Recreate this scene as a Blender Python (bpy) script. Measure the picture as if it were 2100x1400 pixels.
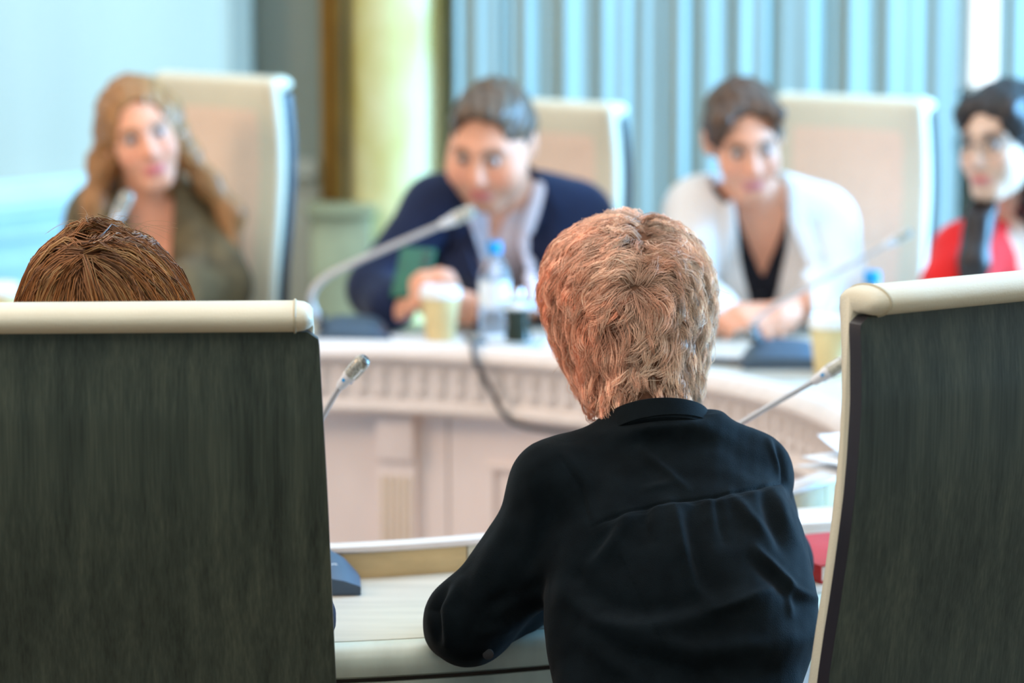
import bpy, bmesh, math, random
import numpy as np
from mathutils import Vector, Matrix

for o in list(bpy.data.objects):
    bpy.data.objects.remove(o, do_unlink=True)
SC = bpy.context.scene
COL = SC.collection
RNG = np.random.default_rng(7)
random.seed(7)

# ------------------------------------------------------------------ camera, world, light, exposure
FPX = 6300.0
CAMZ = 1.637
PITCH = math.radians(8.31)
cam_d = bpy.data.cameras.new('camera')
cam_d.lens = FPX / 2100 * 36
cam_d.sensor_width = 36
cam_d.dof.use_dof = True
cam_d.dof.focus_distance = 3.52
cam_d.dof.aperture_fstop = 3.3
cam_d.dof.aperture_blades = 0
cam = bpy.data.objects.new('camera', cam_d)
cam.location = (0, 0, CAMZ)
cam.rotation_euler = (math.pi / 2 - PITCH, 0, 0)
COL.objects.link(cam)
SC.camera = cam

wd = bpy.data.worlds.new('sky')
SC.world = wd
wd.use_nodes = True
wd.node_tree.nodes['Background'].inputs[0].default_value = (0.80, 0.92, 1.0, 1)
wd.node_tree.nodes['Background'].inputs[1].default_value = 2.2

def area(name, loc, rot, sx, sy, power, color, spread=180):
    l = bpy.data.lights.new(name, 'AREA')
    l.shape = 'RECTANGLE'; l.size = sx; l.size_y = sy
    l.energy = power; l.color = color; l.spread = math.radians(spread)
    o = bpy.data.objects.new(name, l)
    o.location = loc; o.rotation_euler = rot
    COL.objects.link(o)
    return o
# daylight through the tall windows of the right wall
area('window_daylight', (3.9, 6.35, 1.95), (0, math.radians(90), 0), 2.3, 2.5, 560, (0.20, 0.56, 1.0), 140)
# ceiling lighting of the hall
area('ceiling_light', (-0.4, 5.2, 3.45), (0, 0, 0), 3.6, 3.6, 66, (1.0, 0.83, 0.68))
area('ceiling_light', (-0.6, 1.6, 3.45), (0, 0, 0), 3.0, 2.4, 58, (1.0, 0.90, 0.78))

wl_ = area('warm_left_light', (-3.4, 3.9, 2.5), (0, 0, 0), 0.9, 0.9, 55, (1.0, 0.64, 0.38))  # warm light added from the left, no lamp is modelled there
wl_.rotation_euler = (Vector((0.2, 6.2, 1.0)) - wl_.location).to_track_quat('-Z', 'Y').to_euler()

SC.view_settings.view_transform = 'Standard'
SC.view_settings.look = 'None'
SC.view_settings.gamma = 1.0
SC.view_settings.use_curve_mapping = False
SC.view_settings.exposure = 0.0

# ------------------------------------------------------------------ helpers
CP, SP = math.cos(PITCH), math.sin(PITCH)

def W(x, y, D):
    """point of the place at depth D (metres in front of the lens) seen at photograph position x, y"""
    u = (x - 1050) / FPX; v = (y - 700) / FPX
    t = D / (CP - v * SP)
    return np.array([u * t, D, CAMZ + t * (-SP - v * CP)])

def PX(P):
    r = P - np.array([0, 0, CAMZ])
    dep = r[..., 1] * CP - r[..., 2] * SP
    up = r[..., 1] * SP + r[..., 2] * CP
    return 1050 + FPX * r[..., 0] / dep, 700 - FPX * up / dep

def unit(v):
    v = np.asarray(v, float)
    return v / (np.linalg.norm(v, axis=-1, keepdims=True) + 1e-12)

def rot_zxy(yaw, pitch, roll):
    return np.array(Matrix.Rotation(math.radians(yaw), 3, 'Z') @ Matrix.Rotation(math.radians(pitch), 3, 'X') @ Matrix.Rotation(math.radians(roll), 3, 'Y'))

def mesh_np(name, V, F, col=None, smooth=True):
    """mesh from numpy vertices and an (n,k) face array"""
    V = np.ascontiguousarray(V, np.float32); F = np.ascontiguousarray(F, np.int32)
    me = bpy.data.meshes.new(name)
    n, k = F.shape
    me.vertices.add(len(V)); me.vertices.foreach_set('co', V.ravel())
    me.loops.add(n * k); me.loops.foreach_set('vertex_index', F.ravel())
    me.polygons.add(n)
    me.polygons.foreach_set('loop_start', np.arange(0, n * k, k, dtype=np.int32))
    me.polygons.foreach_set('loop_total', np.full(n, k, np.int32))
    if smooth:
        me.polygons.foreach_set('use_smooth', np.ones(n, bool))
    me.update(calc_edges=True)
    if col is not None:
        a = me.color_attributes.new('Col', 'FLOAT_COLOR', 'POINT')
        c = np.ones((len(V), 4), np.float32); c[:, :3] = col
        a.data.foreach_set('color', c.ravel())
    return me

def link(name, me, mat, parent=None):
    o = bpy.data.objects.new(name, me)
    COL.objects.link(o)
    if mat is not None and me is not None and not len(me.materials):
        me.materials.append(mat)
    if parent is not None:
        o.parent = parent
    return o

def tag(o, label=None, cat=None, group=None, kind=None):
    if label: o['label'] = label
    if cat: o['category'] = cat
    if group: o['group'] = group
    if kind: o['kind'] = kind
    return o

def thing(name, label, cat, loc=(0, 0, 0), rz=0.0, group=None):
    o = bpy.data.objects.new(name, None)
    o.empty_display_size = 0.05
    o.location = loc; o.rotation_euler = (0, 0, rz)
    COL.objects.link(o)
    return tag(o, label, cat, group)

class MB:
    """collects shapes into one mesh"""
    def __init__(s): s.bm = bmesh.new()
    def box(s, c, d, R=None, bev=0.0, seg=2):
        r = bmesh.ops.create_cube(s.bm, size=1.0)
        vs = r['verts']
        for v in vs:
            v.co = Vector((v.co.x * d[0], v.co.y * d[1], v.co.z * d[2]))
        if bev > 0:
            es = list({e for v in vs for e in v.link_edges})
            r2 = bmesh.ops.bevel(s.bm, geom=es, offset=bev, segments=seg, affect='EDGES', profile=0.5)
            vs = list({v for f in r2['faces'] for v in f.verts} | {v for v in vs if v.is_valid})
        M = Matrix(np.asarray(R).tolist()) if R is not None else Matrix.Identity(3)
        for v in vs:
            v.co = M @ v.co + Vector(tuple(c))
        return s
    def tube(s, pts, r, n=10, cap=True):
        pts = [np.asarray(p, float) for p in pts]
        rr = r if hasattr(r, '__len__') else [r] * len(pts)
        rings = []
        ref = None
        for i, p in enumerate(pts):
            t = unit(pts[min(i + 1, len(pts) - 1)] - pts[max(i - 1, 0)])
            if ref is None:
                ref = np.array([0, 0, 1.0]) if abs(t[2]) < 0.9 else np.array([1.0, 0, 0])
            a = unit(ref - t * np.dot(ref, t)); ref = a
            b = np.cross(t, a)
            rings.append([s.bm.verts.new(tuple(p + rr[i] * (math.cos(2 * math.pi * k / n) * a + math.sin(2 * math.pi * k / n) * b))) for k in range(n)])
        for i in range(len(rings) - 1):
            for k in range(n):
                s.bm.faces.new((rings[i][k], rings[i][(k + 1) % n], rings[i + 1][(k + 1) % n], rings[i + 1][k]))
        if cap:
            s.bm.faces.new(rings[0][::-1]); s.bm.faces.new(rings[-1])
        return s
    def lathe(s, prof, n=32, c=(0, 0, 0), R=None):
        """prof: list of (radius, height) from bottom to top"""
        M = np.asarray(R) if R is not None else np.eye(3)
        c = np.asarray(c, float)
        rings = []
        for (r, z) in prof:
            if r < 1e-6:
                rings.append([s.bm.verts.new(tuple(c + M @ np.array([0, 0, z])))])
            else:
                rings.append([s.bm.verts.new(tuple(c + M @ np.array([r * math.cos(2 * math.pi * k / n), r * math.sin(2 * math.pi * k / n), z]))) for k in range(n)])
        for i in range(len(rings) - 1):
            A, B = rings[i], rings[i + 1]
            for k in range(n):
                k2 = (k + 1) % n
                if len(A) == 1 and len(B) == 1: continue
                if len(A) == 1: s.bm.faces.new((A[0], B[k2], B[k]))
                elif len(B) == 1: s.bm.faces.new((A[k], A[k2], B[0]))
                else: s.bm.faces.new((A[k], A[k2], B[k2], B[k]))
        return s
    def prism(s, poly, h0, h1, fn):
        """poly of 2D points swept from h0 to h1, fn maps (x,y,h) to space"""
        A = [s.bm.verts.new(tuple(fn(x, y, h0))) for x, y in poly]
        B = [s.bm.verts.new(tuple(fn(x, y, h1))) for x, y in poly]
        n = len(poly)
        for k in range(n):
            s.bm.faces.new((A[k], A[(k + 1) % n], B[(k + 1) % n], B[k]))
        s.bm.faces.new(A[::-1]); s.bm.faces.new(B)
        return s
    def grid(s, G, closed_u=False, closed_v=False):
        """G: (n,m,3) points"""
        n, m = G.shape[:2]
        vs = [[s.bm.verts.new(tuple(G[i, j])) for j in range(m)] for i in range(n)]
        for i in range(n if closed_u else n - 1):
            for j in range(m if closed_v else m - 1):
                s.bm.faces.new((vs[i][j], vs[(i + 1) % n][j], vs[(i + 1) % n][(j + 1) % m], vs[i][(j + 1) % m]))
        return s
    def build(s, name, mat, parent=None, smooth=True, angle=40):
        bmesh.ops.recalc_face_normals(s.bm, faces=s.bm.faces[:])
        if smooth:
            ca = math.radians(angle)
            for f in s.bm.faces: f.smooth = True
            for e in s.bm.edges:
                if len(e.link_faces) == 2 and e.calc_face_angle(0) > ca: e.smooth = False
        me = bpy.data.meshes.new(name)
        s.bm.to_mesh(me); s.bm.free()
        return link(name, me, mat, parent)

# ------------------------------------------------------------------ materials
def new_mat(name):
    m = bpy.data.materials.new(name); m.use_nodes = True
    return m, m.node_tree, m.node_tree.nodes['Principled BSDF']

def mat(name, c, rough=0.5, metal=0.0, var=0.06, scale=(8, 8, 8), bump=0.0, bscale=None, spec=0.5, sheen=0.0, trans=0.0, ior=1.45, c2=None, detail=4, coords='Object', attr=False, sss=0.0, coat=0.0):
    m, nt, b = new_mat(name)
    N, L = nt.nodes, nt.links
    tc = N.new('ShaderNodeTexCoord')
    mp = N.new('ShaderNodeMapping'); mp.inputs['Scale'].default_value = scale
    L.new(tc.outputs[coords], mp.inputs[0])
    nz = N.new('ShaderNodeTexNoise'); nz.inputs['Scale'].default_value = 1.0; nz.inputs['Detail'].default_value = detail
    L.new(mp.outputs[0], nz.inputs['Vector'])
    if attr:
        at = N.new('ShaderNodeVertexColor'); at.layer_name = 'Col'
        hs = N.new('ShaderNodeMix'); hs.data_type = 'RGBA'; hs.blend_type = 'MULTIPLY'; hs.inputs[0].default_value = 1.0
        rp = N.new('ShaderNodeMapRange'); rp.inputs['From Min'].default_value = 0.3; rp.inputs['From Max'].default_value = 0.7
        rp.inputs['To Min'].default_value = 1 - var; rp.inputs['To Max'].default_value = 1 + var
        L.new(nz.outputs['Fac'], rp.inputs['Value'])
        L.new(at.outputs['Color'], hs.inputs[6]); L.new(rp.outputs[0], hs.inputs[7])
        L.new(hs.outputs[2], b.inputs['Base Color'])
    else:
        rp = N.new('ShaderNodeValToRGB')
        a = [max(0, v * (1 - var)) for v in c]
        e = c2 if c2 is not None else [min(1, v * (1 + var)) for v in c]
        rp.color_ramp.elements[0].position = 0.35; rp.color_ramp.elements[1].position = 0.65
        rp.color_ramp.elements[0].color = (*a, 1) if c2 is None else (*c, 1)
        rp.color_ramp.elements[1].color = (*e, 1)
        L.new(nz.outputs['Fac'], rp.inputs[0]); L.new(rp.outputs[0], b.inputs['Base Color'])
    b.inputs['Roughness'].default_value = rough
    b.inputs['Metallic'].default_value = metal
    b.inputs['Specular IOR Level'].default_value = spec
    b.inputs['IOR'].default_value = ior
    b.inputs['Transmission Weight'].default_value = trans
    b.inputs['Coat Weight'].default_value = coat
    if sheen:
        b.inputs['Sheen Weight'].default_value = sheen; b.inputs['Sheen Roughness'].default_value = 0.4
    if sss:
        b.inputs['Subsurface Weight'].default_value = sss
        b.inputs['Subsurface Radius'].default_value = (0.012, 0.005, 0.003)
    if bump:
        bp = N.new('ShaderNodeBump'); bp.inputs['Strength'].default_value = bump; bp.inputs['Distance'].default_value = 0.002
        if bscale:
            mp2 = N.new('ShaderNodeMapping'); mp2.inputs['Scale'].default_value = bscale
            L.new(tc.outputs[coords], mp2.inputs[0])
            n2 = N.new('ShaderNodeTexNoise'); n2.inputs['Scale'].default_value = 1.0; n2.inputs['Detail'].default_value = 3
            L.new(mp2.outputs[0], n2.inputs['Vector']); L.new(n2.outputs['Fac'], bp.inputs['Height'])
        else:
            L.new(nz.outputs['Fac'], bp.inputs['Height'])
        L.new(bp.outputs[0], b.inputs['Normal'])
    return m

M = {}
M['mint_wall'] = mat('mint_wall', (0.47, 0.39, 0.28), 0.8, var=0.04, scale=(6, 6, 0.4))
M['shade_wall'] = mat('shaded_wall', (0.33, 0.40, 0.36), 0.8, var=0.05, scale=(4, 4, 0.5))  # wall colour made darker to carry the shadow of the recess
M['trim_paint'] = mat('trim_paint', (0.55, 0.60, 0.53), 0.5, var=0.03)
M['wainscot'] = mat('wainscot_paint', (0.38, 0.46, 0.46), 0.55, var=0.04)
M['gilt'] = mat('dark_gilt', (0.22, 0.10, 0.012), 0.45, metal=0.35, var=0.25, scale=(20, 20, 6))
M['marble'] = mat('yellow_marble', (0.64, 0.53, 0.14), 0.35, c2=(0.80, 0.72, 0.36), scale=(7, 7, 4), detail=6)
M['stone'] = mat('olive_stone', (0.30, 0.26, 0.13), 0.6, var=0.15, scale=(9, 9, 9))
M['floor'] = mat('floor_parquet', (0.30, 0.20, 0.12), 0.4, var=0.2, scale=(3, 30, 3))
M['ceiling'] = mat('ceiling_paint', (0.80, 0.79, 0.75), 0.9, var=0.02)
M['plain_wall'] = mat('cream_wall', (0.70, 0.70, 0.64), 0.85, var=0.03)
M['curtain'] = mat('curtain_cloth', (0.33, 0.385, 0.34), 0.75, var=0.05, scale=(40, 40, 2), sheen=0.2, bump=0.1, bscale=(300, 300, 300))
M['table'] = mat('table_paint', (0.74, 0.66, 0.61), 0.35, var=0.05, scale=(5, 60, 60), bump=0.12, bscale=(8, 120, 120))
M['table_top'] = mat('table_top_paint', (0.62, 0.58, 0.49), 0.28, var=0.07, scale=(5, 45, 45), bump=0.15, bscale=(8, 120, 120))
M['lip'] = mat('table_lip_paint', (0.62, 0.68, 0.58), 0.35, var=0.08, scale=(30, 9, 9))
M['tan_board'] = mat('tan_board', (0.64, 0.47, 0.24), 0.4, var=0.12, scale=(4, 30, 40), bump=0.1)
M['pale_board'] = mat('pale_board', (0.66, 0.62, 0.50), 0.4, var=0.10, scale=(4, 30, 40), bump=0.1)
M['panel'] = mat('table_panel_paint', (0.86, 0.75, 0.70), 0.5, var=0.05, scale=(6, 6, 3))
M['flute'] = mat('flute_paint', (0.76, 0.64, 0.50), 0.5, var=0.06)
M['leather'] = mat('cream_leather', (0.76, 0.70, 0.54), 0.42, var=0.04, scale=(5, 5, 5), bump=0.25, bscale=(420, 420, 420))
M['leather_dark'] = mat('leather_piping', (0.55, 0.48, 0.33), 0.5, var=0.05)
M['black_edge'] = mat('shell_edge', (0.020, 0.018, 0.024), 0.32, var=0.2)
M['panel_cloth'] = mat('chair_panel_cloth', (0.92, 0.69, 0.54), 0.75, var=0.03, scale=(60, 60, 60), bump=0.2, bscale=(900, 900, 900))
M['chrome'] = mat('chrome', (0.75, 0.75, 0.76), 0.2, metal=1.0, var=0.03)
M['plastic_black'] = mat('black_plastic', (0.02, 0.022, 0.026), 0.4, var=0.15)

def veneer(name, ca, cb, cc):
    m, nt, b = new_mat(name)
    N, L = nt.nodes, nt.links
    tc = N.new('ShaderNodeTexCoord')
    def nz(sc, det):
        mp = N.new('ShaderNodeMapping'); mp.inputs['Scale'].default_value = sc
        L.new(tc.outputs['Object'], mp.inputs[0])
        n = N.new('ShaderNodeTexNoise'); n.inputs['Scale'].default_value = 1; n.inputs['Detail'].default_value = det
        n.inputs['Roughness'].default_value = 0.65
        L.new(mp.outputs[0], n.inputs['Vector'])
        return n
    a = nz((330, 330, 7), 5); c = nz((34, 34, 2.2), 3)
    mx = N.new('ShaderNodeMath'); mx.operation = 'MULTIPLY_ADD'; mx.inputs[1].default_value = 0.45
    ma = N.new('ShaderNodeMath'); ma.operation = 'MULTIPLY'; ma.inputs[1].default_value = 0.55
    L.new(c.outputs['Fac'], ma.inputs[0]); L.new(a.outputs['Fac'], mx.inputs[0]); L.new(ma.outputs[0], mx.inputs[2])
    r = N.new('ShaderNodeValToRGB')
    r.color_ramp.elements[0].position = 0.36; r.color_ramp.elements[0].color = (*ca, 1)
    r.color_ramp.elements[1].position = 0.66; r.color_ramp.elements[1].color = (*cc, 1)
    e = r.color_ramp.elements.new(0.5); e.color = (*cb, 1)
    L.new(mx.outputs[0], r.inputs[0]); L.new(r.outputs[0], b.inputs['Base Color'])
    b.inputs['Roughness'].default_value = 0.5; b.inputs['Specular IOR Level'].default_value = 0.35
    bp = N.new('ShaderNodeBump'); bp.inputs['Strength'].default_value = 0.12; bp.inputs['Distance'].default_value = 0.001
    L.new(a.outputs['Fac'], bp.inputs['Height']); L.new(bp.outputs[0], b.inputs['Normal'])
    return m
M['veneer'] = veneer('dark_veneer', (0.019, 0.028, 0.021), (0.042, 0.056, 0.042), (0.080, 0.094, 0.067))
M['skin'] = mat('skin', (0.8, 0.55, 0.45), 0.5, attr=True, var=0.04, scale=(60, 60, 60), sss=0.12, spec=0.4)
M['hair_base'] = mat('hair_base', (0.3, 0.2, 0.1), 0.9, attr=True, var=0.15, scale=(120, 120, 120), spec=0.05)
M['hair'] = mat('hair_strands', (0.3, 0.2, 0.1), 0.42, attr=True, var=0.10, scale=(90, 90, 90), spec=0.5)
M['eye'] = mat('eye', (0.8, 0.8, 0.8), 0.45, attr=True, var=0.01)
def cloth(name, c, **k):
    d = dict(rough=0.85, var=0.12, scale=(25, 25, 25), bump=0.2, bscale=(700, 700, 700), sheen=0.15, spec=0.25)
    d.update(k)
    return mat(name, c, **d)
M['blouse'] = cloth('black_blouse', (0.0050, 0.0080, 0.0100), sheen=0.05, var=0.25, rough=0.7, bump=0.35, bscale=(900, 900, 900), spec=0.03)
M['navy'] = cloth('navy_wool', (0.011, 0.018, 0.052), sheen=0.12)
M['shirt'] = cloth('pale_shirt', (0.66, 0.56, 0.58), var=0.05)
M['white_cloth'] = cloth('white_blazer_cloth', (0.76, 0.72, 0.68), var=0.02)
M['black_cloth'] = cloth('black_cloth', (0.012, 0.012, 0.018))
M['olive'] = cloth('olive_wool', (0.115, 0.085, 0.042), var=0.25)
M['red'] = cloth('red_jersey', (0.72, 0.018, 0.016), var=0.06)
M['trouser'] = cloth('dark_trouser', (0.02, 0.02, 0.024))
M['paper'] = mat('paper', (0.84, 0.85, 0.86), 0.7, var=0.02)
M['kraft'] = mat('kraft_card', (0.74, 0.56, 0.28), 0.7, var=0.06, scale=(30, 30, 30))
M['white_plastic'] = mat('white_plastic', (0.84, 0.85, 0.86), 0.35, var=0.02)
M['clear'] = mat('clear_plastic', (0.86, 0.94, 0.98), 0.06, trans=0.92, ior=1.25, var=0.01)
M['blue_cap'] = mat('blue_cap', (0.01, 0.33, 0.72), 0.35, var=0.05)
M['mic_grey'] = mat('mic_grey', (0.50, 0.49, 0.50), 0.32, metal=0.4, var=0.04)
M['mic_pale'] = mat('mic_pale', (0.74, 0.74, 0.76), 0.3, var=0.03)
M['unit'] = mat('console_plastic', (0.055, 0.085, 0.125), 0.45, var=0.15)
M['phone'] = mat('green_phone_case', (0.004, 0.10, 0.055), 0.3, var=0.2, scale=(20, 20, 20))
M['red_book'] = mat('red_book_cloth', (0.50, 0.02, 0.025), 0.5, var=0.1, bump=0.15, bscale=(300, 300, 300))
M['pages'] = mat('book_pages', (0.82, 0.80, 0.74), 0.8, var=0.1, scale=(3, 3, 500))
M['cable'] = mat('cable_rubber', (0.05, 0.045, 0.045), 0.6, var=0.1)
M['dark_glass'] = mat('dark_jam', (0.02, 0.025, 0.015), 0.15, var=0.2)
M['steel'] = mat('brushed_steel', (0.72, 0.74, 0.78), 0.25, metal=0.85, var=0.05)
M['glass'] = mat('window_glass', (1, 1, 1), 0.0, trans=1.0, ior=1.0, var=0.0, spec=0.2)
M['frame_white'] = mat('window_paint', (0.80, 0.83, 0.84), 0.4, var=0.02)
M['dark_gap'] = mat('dark_wood', (0.035, 0.022, 0.014), 0.6, var=0.2)

# ------------------------------------------------------------------ solid shapes blended from rounded pieces (signed distance, surface nets)
def f_cone(a, b, ra, rb):
    a = np.asarray(a, float); b = np.asarray(b, float); ab = b - a; l2 = float(np.dot(ab, ab)) + 1e-12
    def f(P):
        t = np.clip(((P - a) @ ab) / l2, 0, 1)
        return np.linalg.norm(P - a - t[..., None] * ab, axis=-1) - (ra + (rb - ra) * t)
    return f

def f_ell(c, r, R=None):
    c = np.asarray(c, float); r = np.asarray(r, float); R_ = np.asarray(R) if R is not None else None
    def f(P):
        q = P - c
        if R_ is not None: q = q @ R_
        k0 = np.linalg.norm(q / r, axis=-1); k1 = np.linalg.norm(q / (r * r), axis=-1) + 1e-9
        return np.where(k0 < 0.02, -r.min(), k0 * (k0 - 1) / k1)
    return f

def f_stack(rows):
    """lofted ellipses: rows of (z, cx, cy, rx, ry)"""
    A = np.array(sorted(rows), float)
    def f(P):
        z = P[..., 2]
        cx, cy, rx, ry = [np.interp(z, A[:, 0], A[:, i]) for i in (1, 2, 3, 4)]
        k0 = np.sqrt(((P[..., 0] - cx) / rx) ** 2 + ((P[..., 1] - cy) / ry) ** 2)
        g = np.sqrt(((P[..., 0] - cx) / (rx * rx)) ** 2 + ((P[..., 1] - cy) / (ry * ry)) ** 2) + 1e-9
        d = np.where(k0 < 0.02, -np.minimum(rx, ry), k0 * (k0 - 1) / g)
        dz = np.maximum(A[0, 0] - z, z - A[-1, 0])
        return np.maximum(d, dz)
    return f

def local(f, c, R):
    c = np.asarray(c, float); R = np.asarray(R)
    return lambda P: f((P - c) @ R)

class Shape:
    def __init__(s): s.ops = []
    def add(s, f, k=0.02): s.ops.append(('u', k, f)); return s
    def sub(s, f, k=0.01): s.ops.append(('s', k, f)); return s
    def clip(s, f, k=0.005): s.ops.append(('i', k, f)); return s
    def cone(s, a, b, ra, rb, k=0.02): return s.add(f_cone(a, b, ra, rb), k)
    def ell(s, c, r, R=None, k=0.02): return s.add(f_ell(c, r, R), k)
    @staticmethod
    def _mix(F, d, m, k):
        if m == 'u':
            h = np.maximum(k - np.abs(F - d), 0) / k
            return np.minimum(F, d) - h * h * k * 0.25
        if m == 's': d = -d
        h = np.maximum(k - np.abs(F - d), 0) / k
        return np.maximum(F, d) + h * h * k * 0.25
    def ev(s, P):
        F = np.full(P.shape[:-1], 1.0)
        for m, k, f in s.ops: F = s._mix(F, f(P), m, k)
        return F
    def grad(s, P, e=0.002):
        g = np.stack([s.ev(P + e * v) - s.ev(P - e * v) for v in np.eye(3)], -1)
        return unit(g)
    def project(s, P, off=0.0, it=6):
        P = np.array(P, float)
        for _ in range(it):
            P = P + s.grad(P) * (off - s.ev(P))[..., None]
        return P
    def mesh(s, lo, hi, h, B=8):
        lo = np.asarray(lo, float); hi = np.asarray(hi, float)
        nb = np.ceil((hi - lo) / (h * B)).astype(int)
        idx = np.stack(np.meshgrid(*[np.arange(n) for n in nb], indexing='ij'), -1).reshape(-1, 3)
        ctr = lo + (idx + 0.5) * h * B
        diag = h * B * 0.87
        F = np.full(len(ctr), 1.0); dist = []
        for m, k, f in s.ops:
            d = f(ctr); dist.append(d); F = s._mix(F, d, m, k)
        act = np.abs(F) < diag * 1.7 + 0.01
        n = nb * B + 1
        G = np.empty(n, np.float32)
        full = F.reshape(nb)
        G[:-1, :-1, :-1] = np.repeat(np.repeat(np.repeat(full, B, 0), B, 1), B, 2)
        G[-1] = 1; G[:, -1] = 1; G[:, :, -1] = 1
        G = np.where(np.abs(G) < 1e-9, 1e-6, G)
        ai = idx[act]
        loc = np.stack(np.meshgrid(*[np.arange(B + 1)] * 3, indexing='ij'), -1).reshape(-1, 3)
        I = ai[:, None, :] * B + loc[None]
        P = lo + I * h
        FF = np.full(P.shape[:2], 1.0)
        for (m, k, f), d0 in zip(s.ops, dist):
            da = d0[act]
            if m == 'i': sel = np.ones(len(da), bool)
            else: sel = da < diag * 2.2 + k + 0.03
            if sel.any(): FF[sel] = s._mix(FF[sel], f(P[sel]), m, k)
        G[I[..., 0], I[..., 1], I[..., 2]] = FF
        neg = G < 0
        c = np.zeros(np.array(n) - 1, np.int8)
        for a in (0, 1):
            for b in (0, 1):
                for d in (0, 1):
                    c += neg[a:n[0] - 1 + a, b:n[1] - 1 + b, d:n[2] - 1 + d]
        cells = np.argwhere((c > 0) & (c < 8))
        vid = np.full(c.shape, -1, np.int32); vid[cells[:, 0], cells[:, 1], cells[:, 2]] = np.arange(len(cells))
        acc = np.zeros((len(cells), 3)); cnt = np.zeros(len(cells))
        for ax in range(3):
            o1, o2 = [i for i in range(3) if i != ax]
            for p in (0, 1):
                for q in (0, 1):
                    A = cells.copy(); A[:, o1] += p; A[:, o2] += q
                    Bc = A.copy(); Bc[:, ax] += 1
                    ga = G[A[:, 0], A[:, 1], A[:, 2]]; gb = G[Bc[:, 0], Bc[:, 1], Bc[:, 2]]
                    x = (ga < 0) != (gb < 0)
                    t = np.where(x, ga / np.where(x, ga - gb, 1), 0)
                    pos = A.astype(float); pos[:, ax] += t
                    acc += np.where(x[:, None], pos, 0); cnt += x
        V = lo + acc / np.maximum(cnt, 1)[:, None] * h
        Q = []
        for ax in range(3):
            o1, o2 = (ax + 1) % 3, (ax + 2) % 3
            sl0 = [slice(None)] * 3; sl1 = [slice(None)] * 3
            sl0[ax] = slice(0, -1); sl1[ax] = slice(1, None)
            a = neg[tuple(sl0)]; b = neg[tuple(sl1)]
            e = np.argwhere(a != b)
            ok = (e[:, o1] > 0) & (e[:, o2] > 0) & (e[:, o1] < n[o1] - 1) & (e[:, o2] < n[o2] - 1)
            e = e[ok]
            inside = a[e[:, 0], e[:, 1], e[:, 2]]
            def cell(d1, d2):
                q = e.copy(); q[:, o1] += d1; q[:, o2] += d2
                return vid[q[:, 0], q[:, 1], q[:, 2]]
            q = np.stack([cell(-1, -1), cell(0, -1), cell(0, 0), cell(-1, 0)], -1)
            q = np.where(inside[:, None], q, q[:, ::-1])
            Q.append(q)
        Q = np.concatenate(Q); Q = Q[(Q >= 0).all(1)]
        return V, Q

def vnormals(V, Q):
    n = np.cross(V[Q[:, 2]] - V[Q[:, 0]], V[Q[:, 3]] - V[Q[:, 1]])
    N = np.zeros_like(V)
    for i in range(4): np.add.at(N, Q[:, i], n)
    return unit(N)

def relax(V, Q, it=2, w=0.5):
    for _ in range(it):
        S = np.zeros_like(V); C = np.zeros(len(V))
        for i in range(4):
            a, b = Q[:, i], Q[:, (i + 1) % 4]
            np.add.at(S, a, V[b]); np.add.at(S, b, V[a]); np.add.at(C, a, 1); np.add.at(C, b, 1)
        V = V * (1 - w) + w * S / np.maximum(C, 1)[:, None]
    return V

def shape_obj(name, S, lo, hi, h, m, parent=None, colf=None, it=2):
    V, Q = S.mesh(lo, hi, h)
    V = relax(V, Q, it)
    return link(name, mesh_np(name, V, Q, colf(V) if colf else None), m, parent)

# ------------------------------------------------------------------ the room
def struct(name, label, mb, m, parent=None, smooth=True):
    o = mb.build(name, m, parent, smooth)
    if parent is None:
        tag(o, label, 'room part', kind='structure')
    return o

struct('floor', 'dark parquet floor of the meeting hall', MB().box((0, 3.5, -0.05), (9.4, 10.8, 0.1)), M['floor'])
struct('ceiling', 'plain pale ceiling of the meeting hall', MB().box((0, 3.5, 3.55), (9.4, 10.8, 0.1)), M['ceiling'])
YB = 8.6
wb = MB()
wb.box((-1.4, YB + 0.06, 1.75), (4.4, 0.12, 3.5))
wb.box((2.35, YB + 0.06, 0.52), (3.1, 0.12, 1.04)); wb.box((1.6, YB + 0.06, 3.3), (1.6, 0.12, 0.4)); wb.box((3.25, YB + 0.06, 2.27), (1.7, 0.12, 2.46))
struct('wall_back', 'back wall behind the column and curtains, grey-green standing in for shade', wb, M['shade_wall'])
wl_o = np.array([-0.765, 8.45]); wl_d = unit(np.array([-0.53, -0.69])); wl_n = np.array([-wl_d[1], wl_d[0]])
wl_ang = math.atan2(wl_d[1], wl_d[0])
def wl(s, n, z):
    p = wl_o + wl_d * s + wl_n * n
    return np.array([p[0], p[1], z])
Rwl = np.array(Matrix.Rotation(wl_ang, 3, 'Z'))
wall_left = struct('wall_left', 'pale mint wall with cream chair rail at the left', MB().box(wl(2.9, -0.06, 1.75), (5.8, 0.12, 3.5), Rwl), M['mint_wall'])
struct('wall_reveal', 'return of the mint wall, shade put into its colour', MB().box((-0.745, 8.53, 1.75), (0.06, 0.17, 3.5)), M['shade_wall'], wall_left)
rail = MB()
for (z0, z1, d) in ((0.845, 0.895, 0.05), (0.82, 0.848, 0.03), (0.89, 0.915, 0.028)):
    rail.box(wl(2.9, d / 2, (z0 + z1) / 2), (5.8, d, z1 - z0), Rwl, 0.008)
rail.build('chair_rail', M['trim_paint'], wall_left)
MB().box(wl(2.9, 0.006, 0.41), (5.8, 0.012, 0.82), Rwl).build('wainscot_board', M['wainscot'], wall_left)
for z, hh, d in ((0.775, 0.03, 0.03), (0.70, 0.05, 0.022), (0.63, 0.02, 0.05), (0.12, 0.18, 0.03)):
    MB().box(wl(2.9, d / 2, z), (5.8, d, hh), Rwl, 0.006).build('moulding', M['wainscot'], wall_left)
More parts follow.
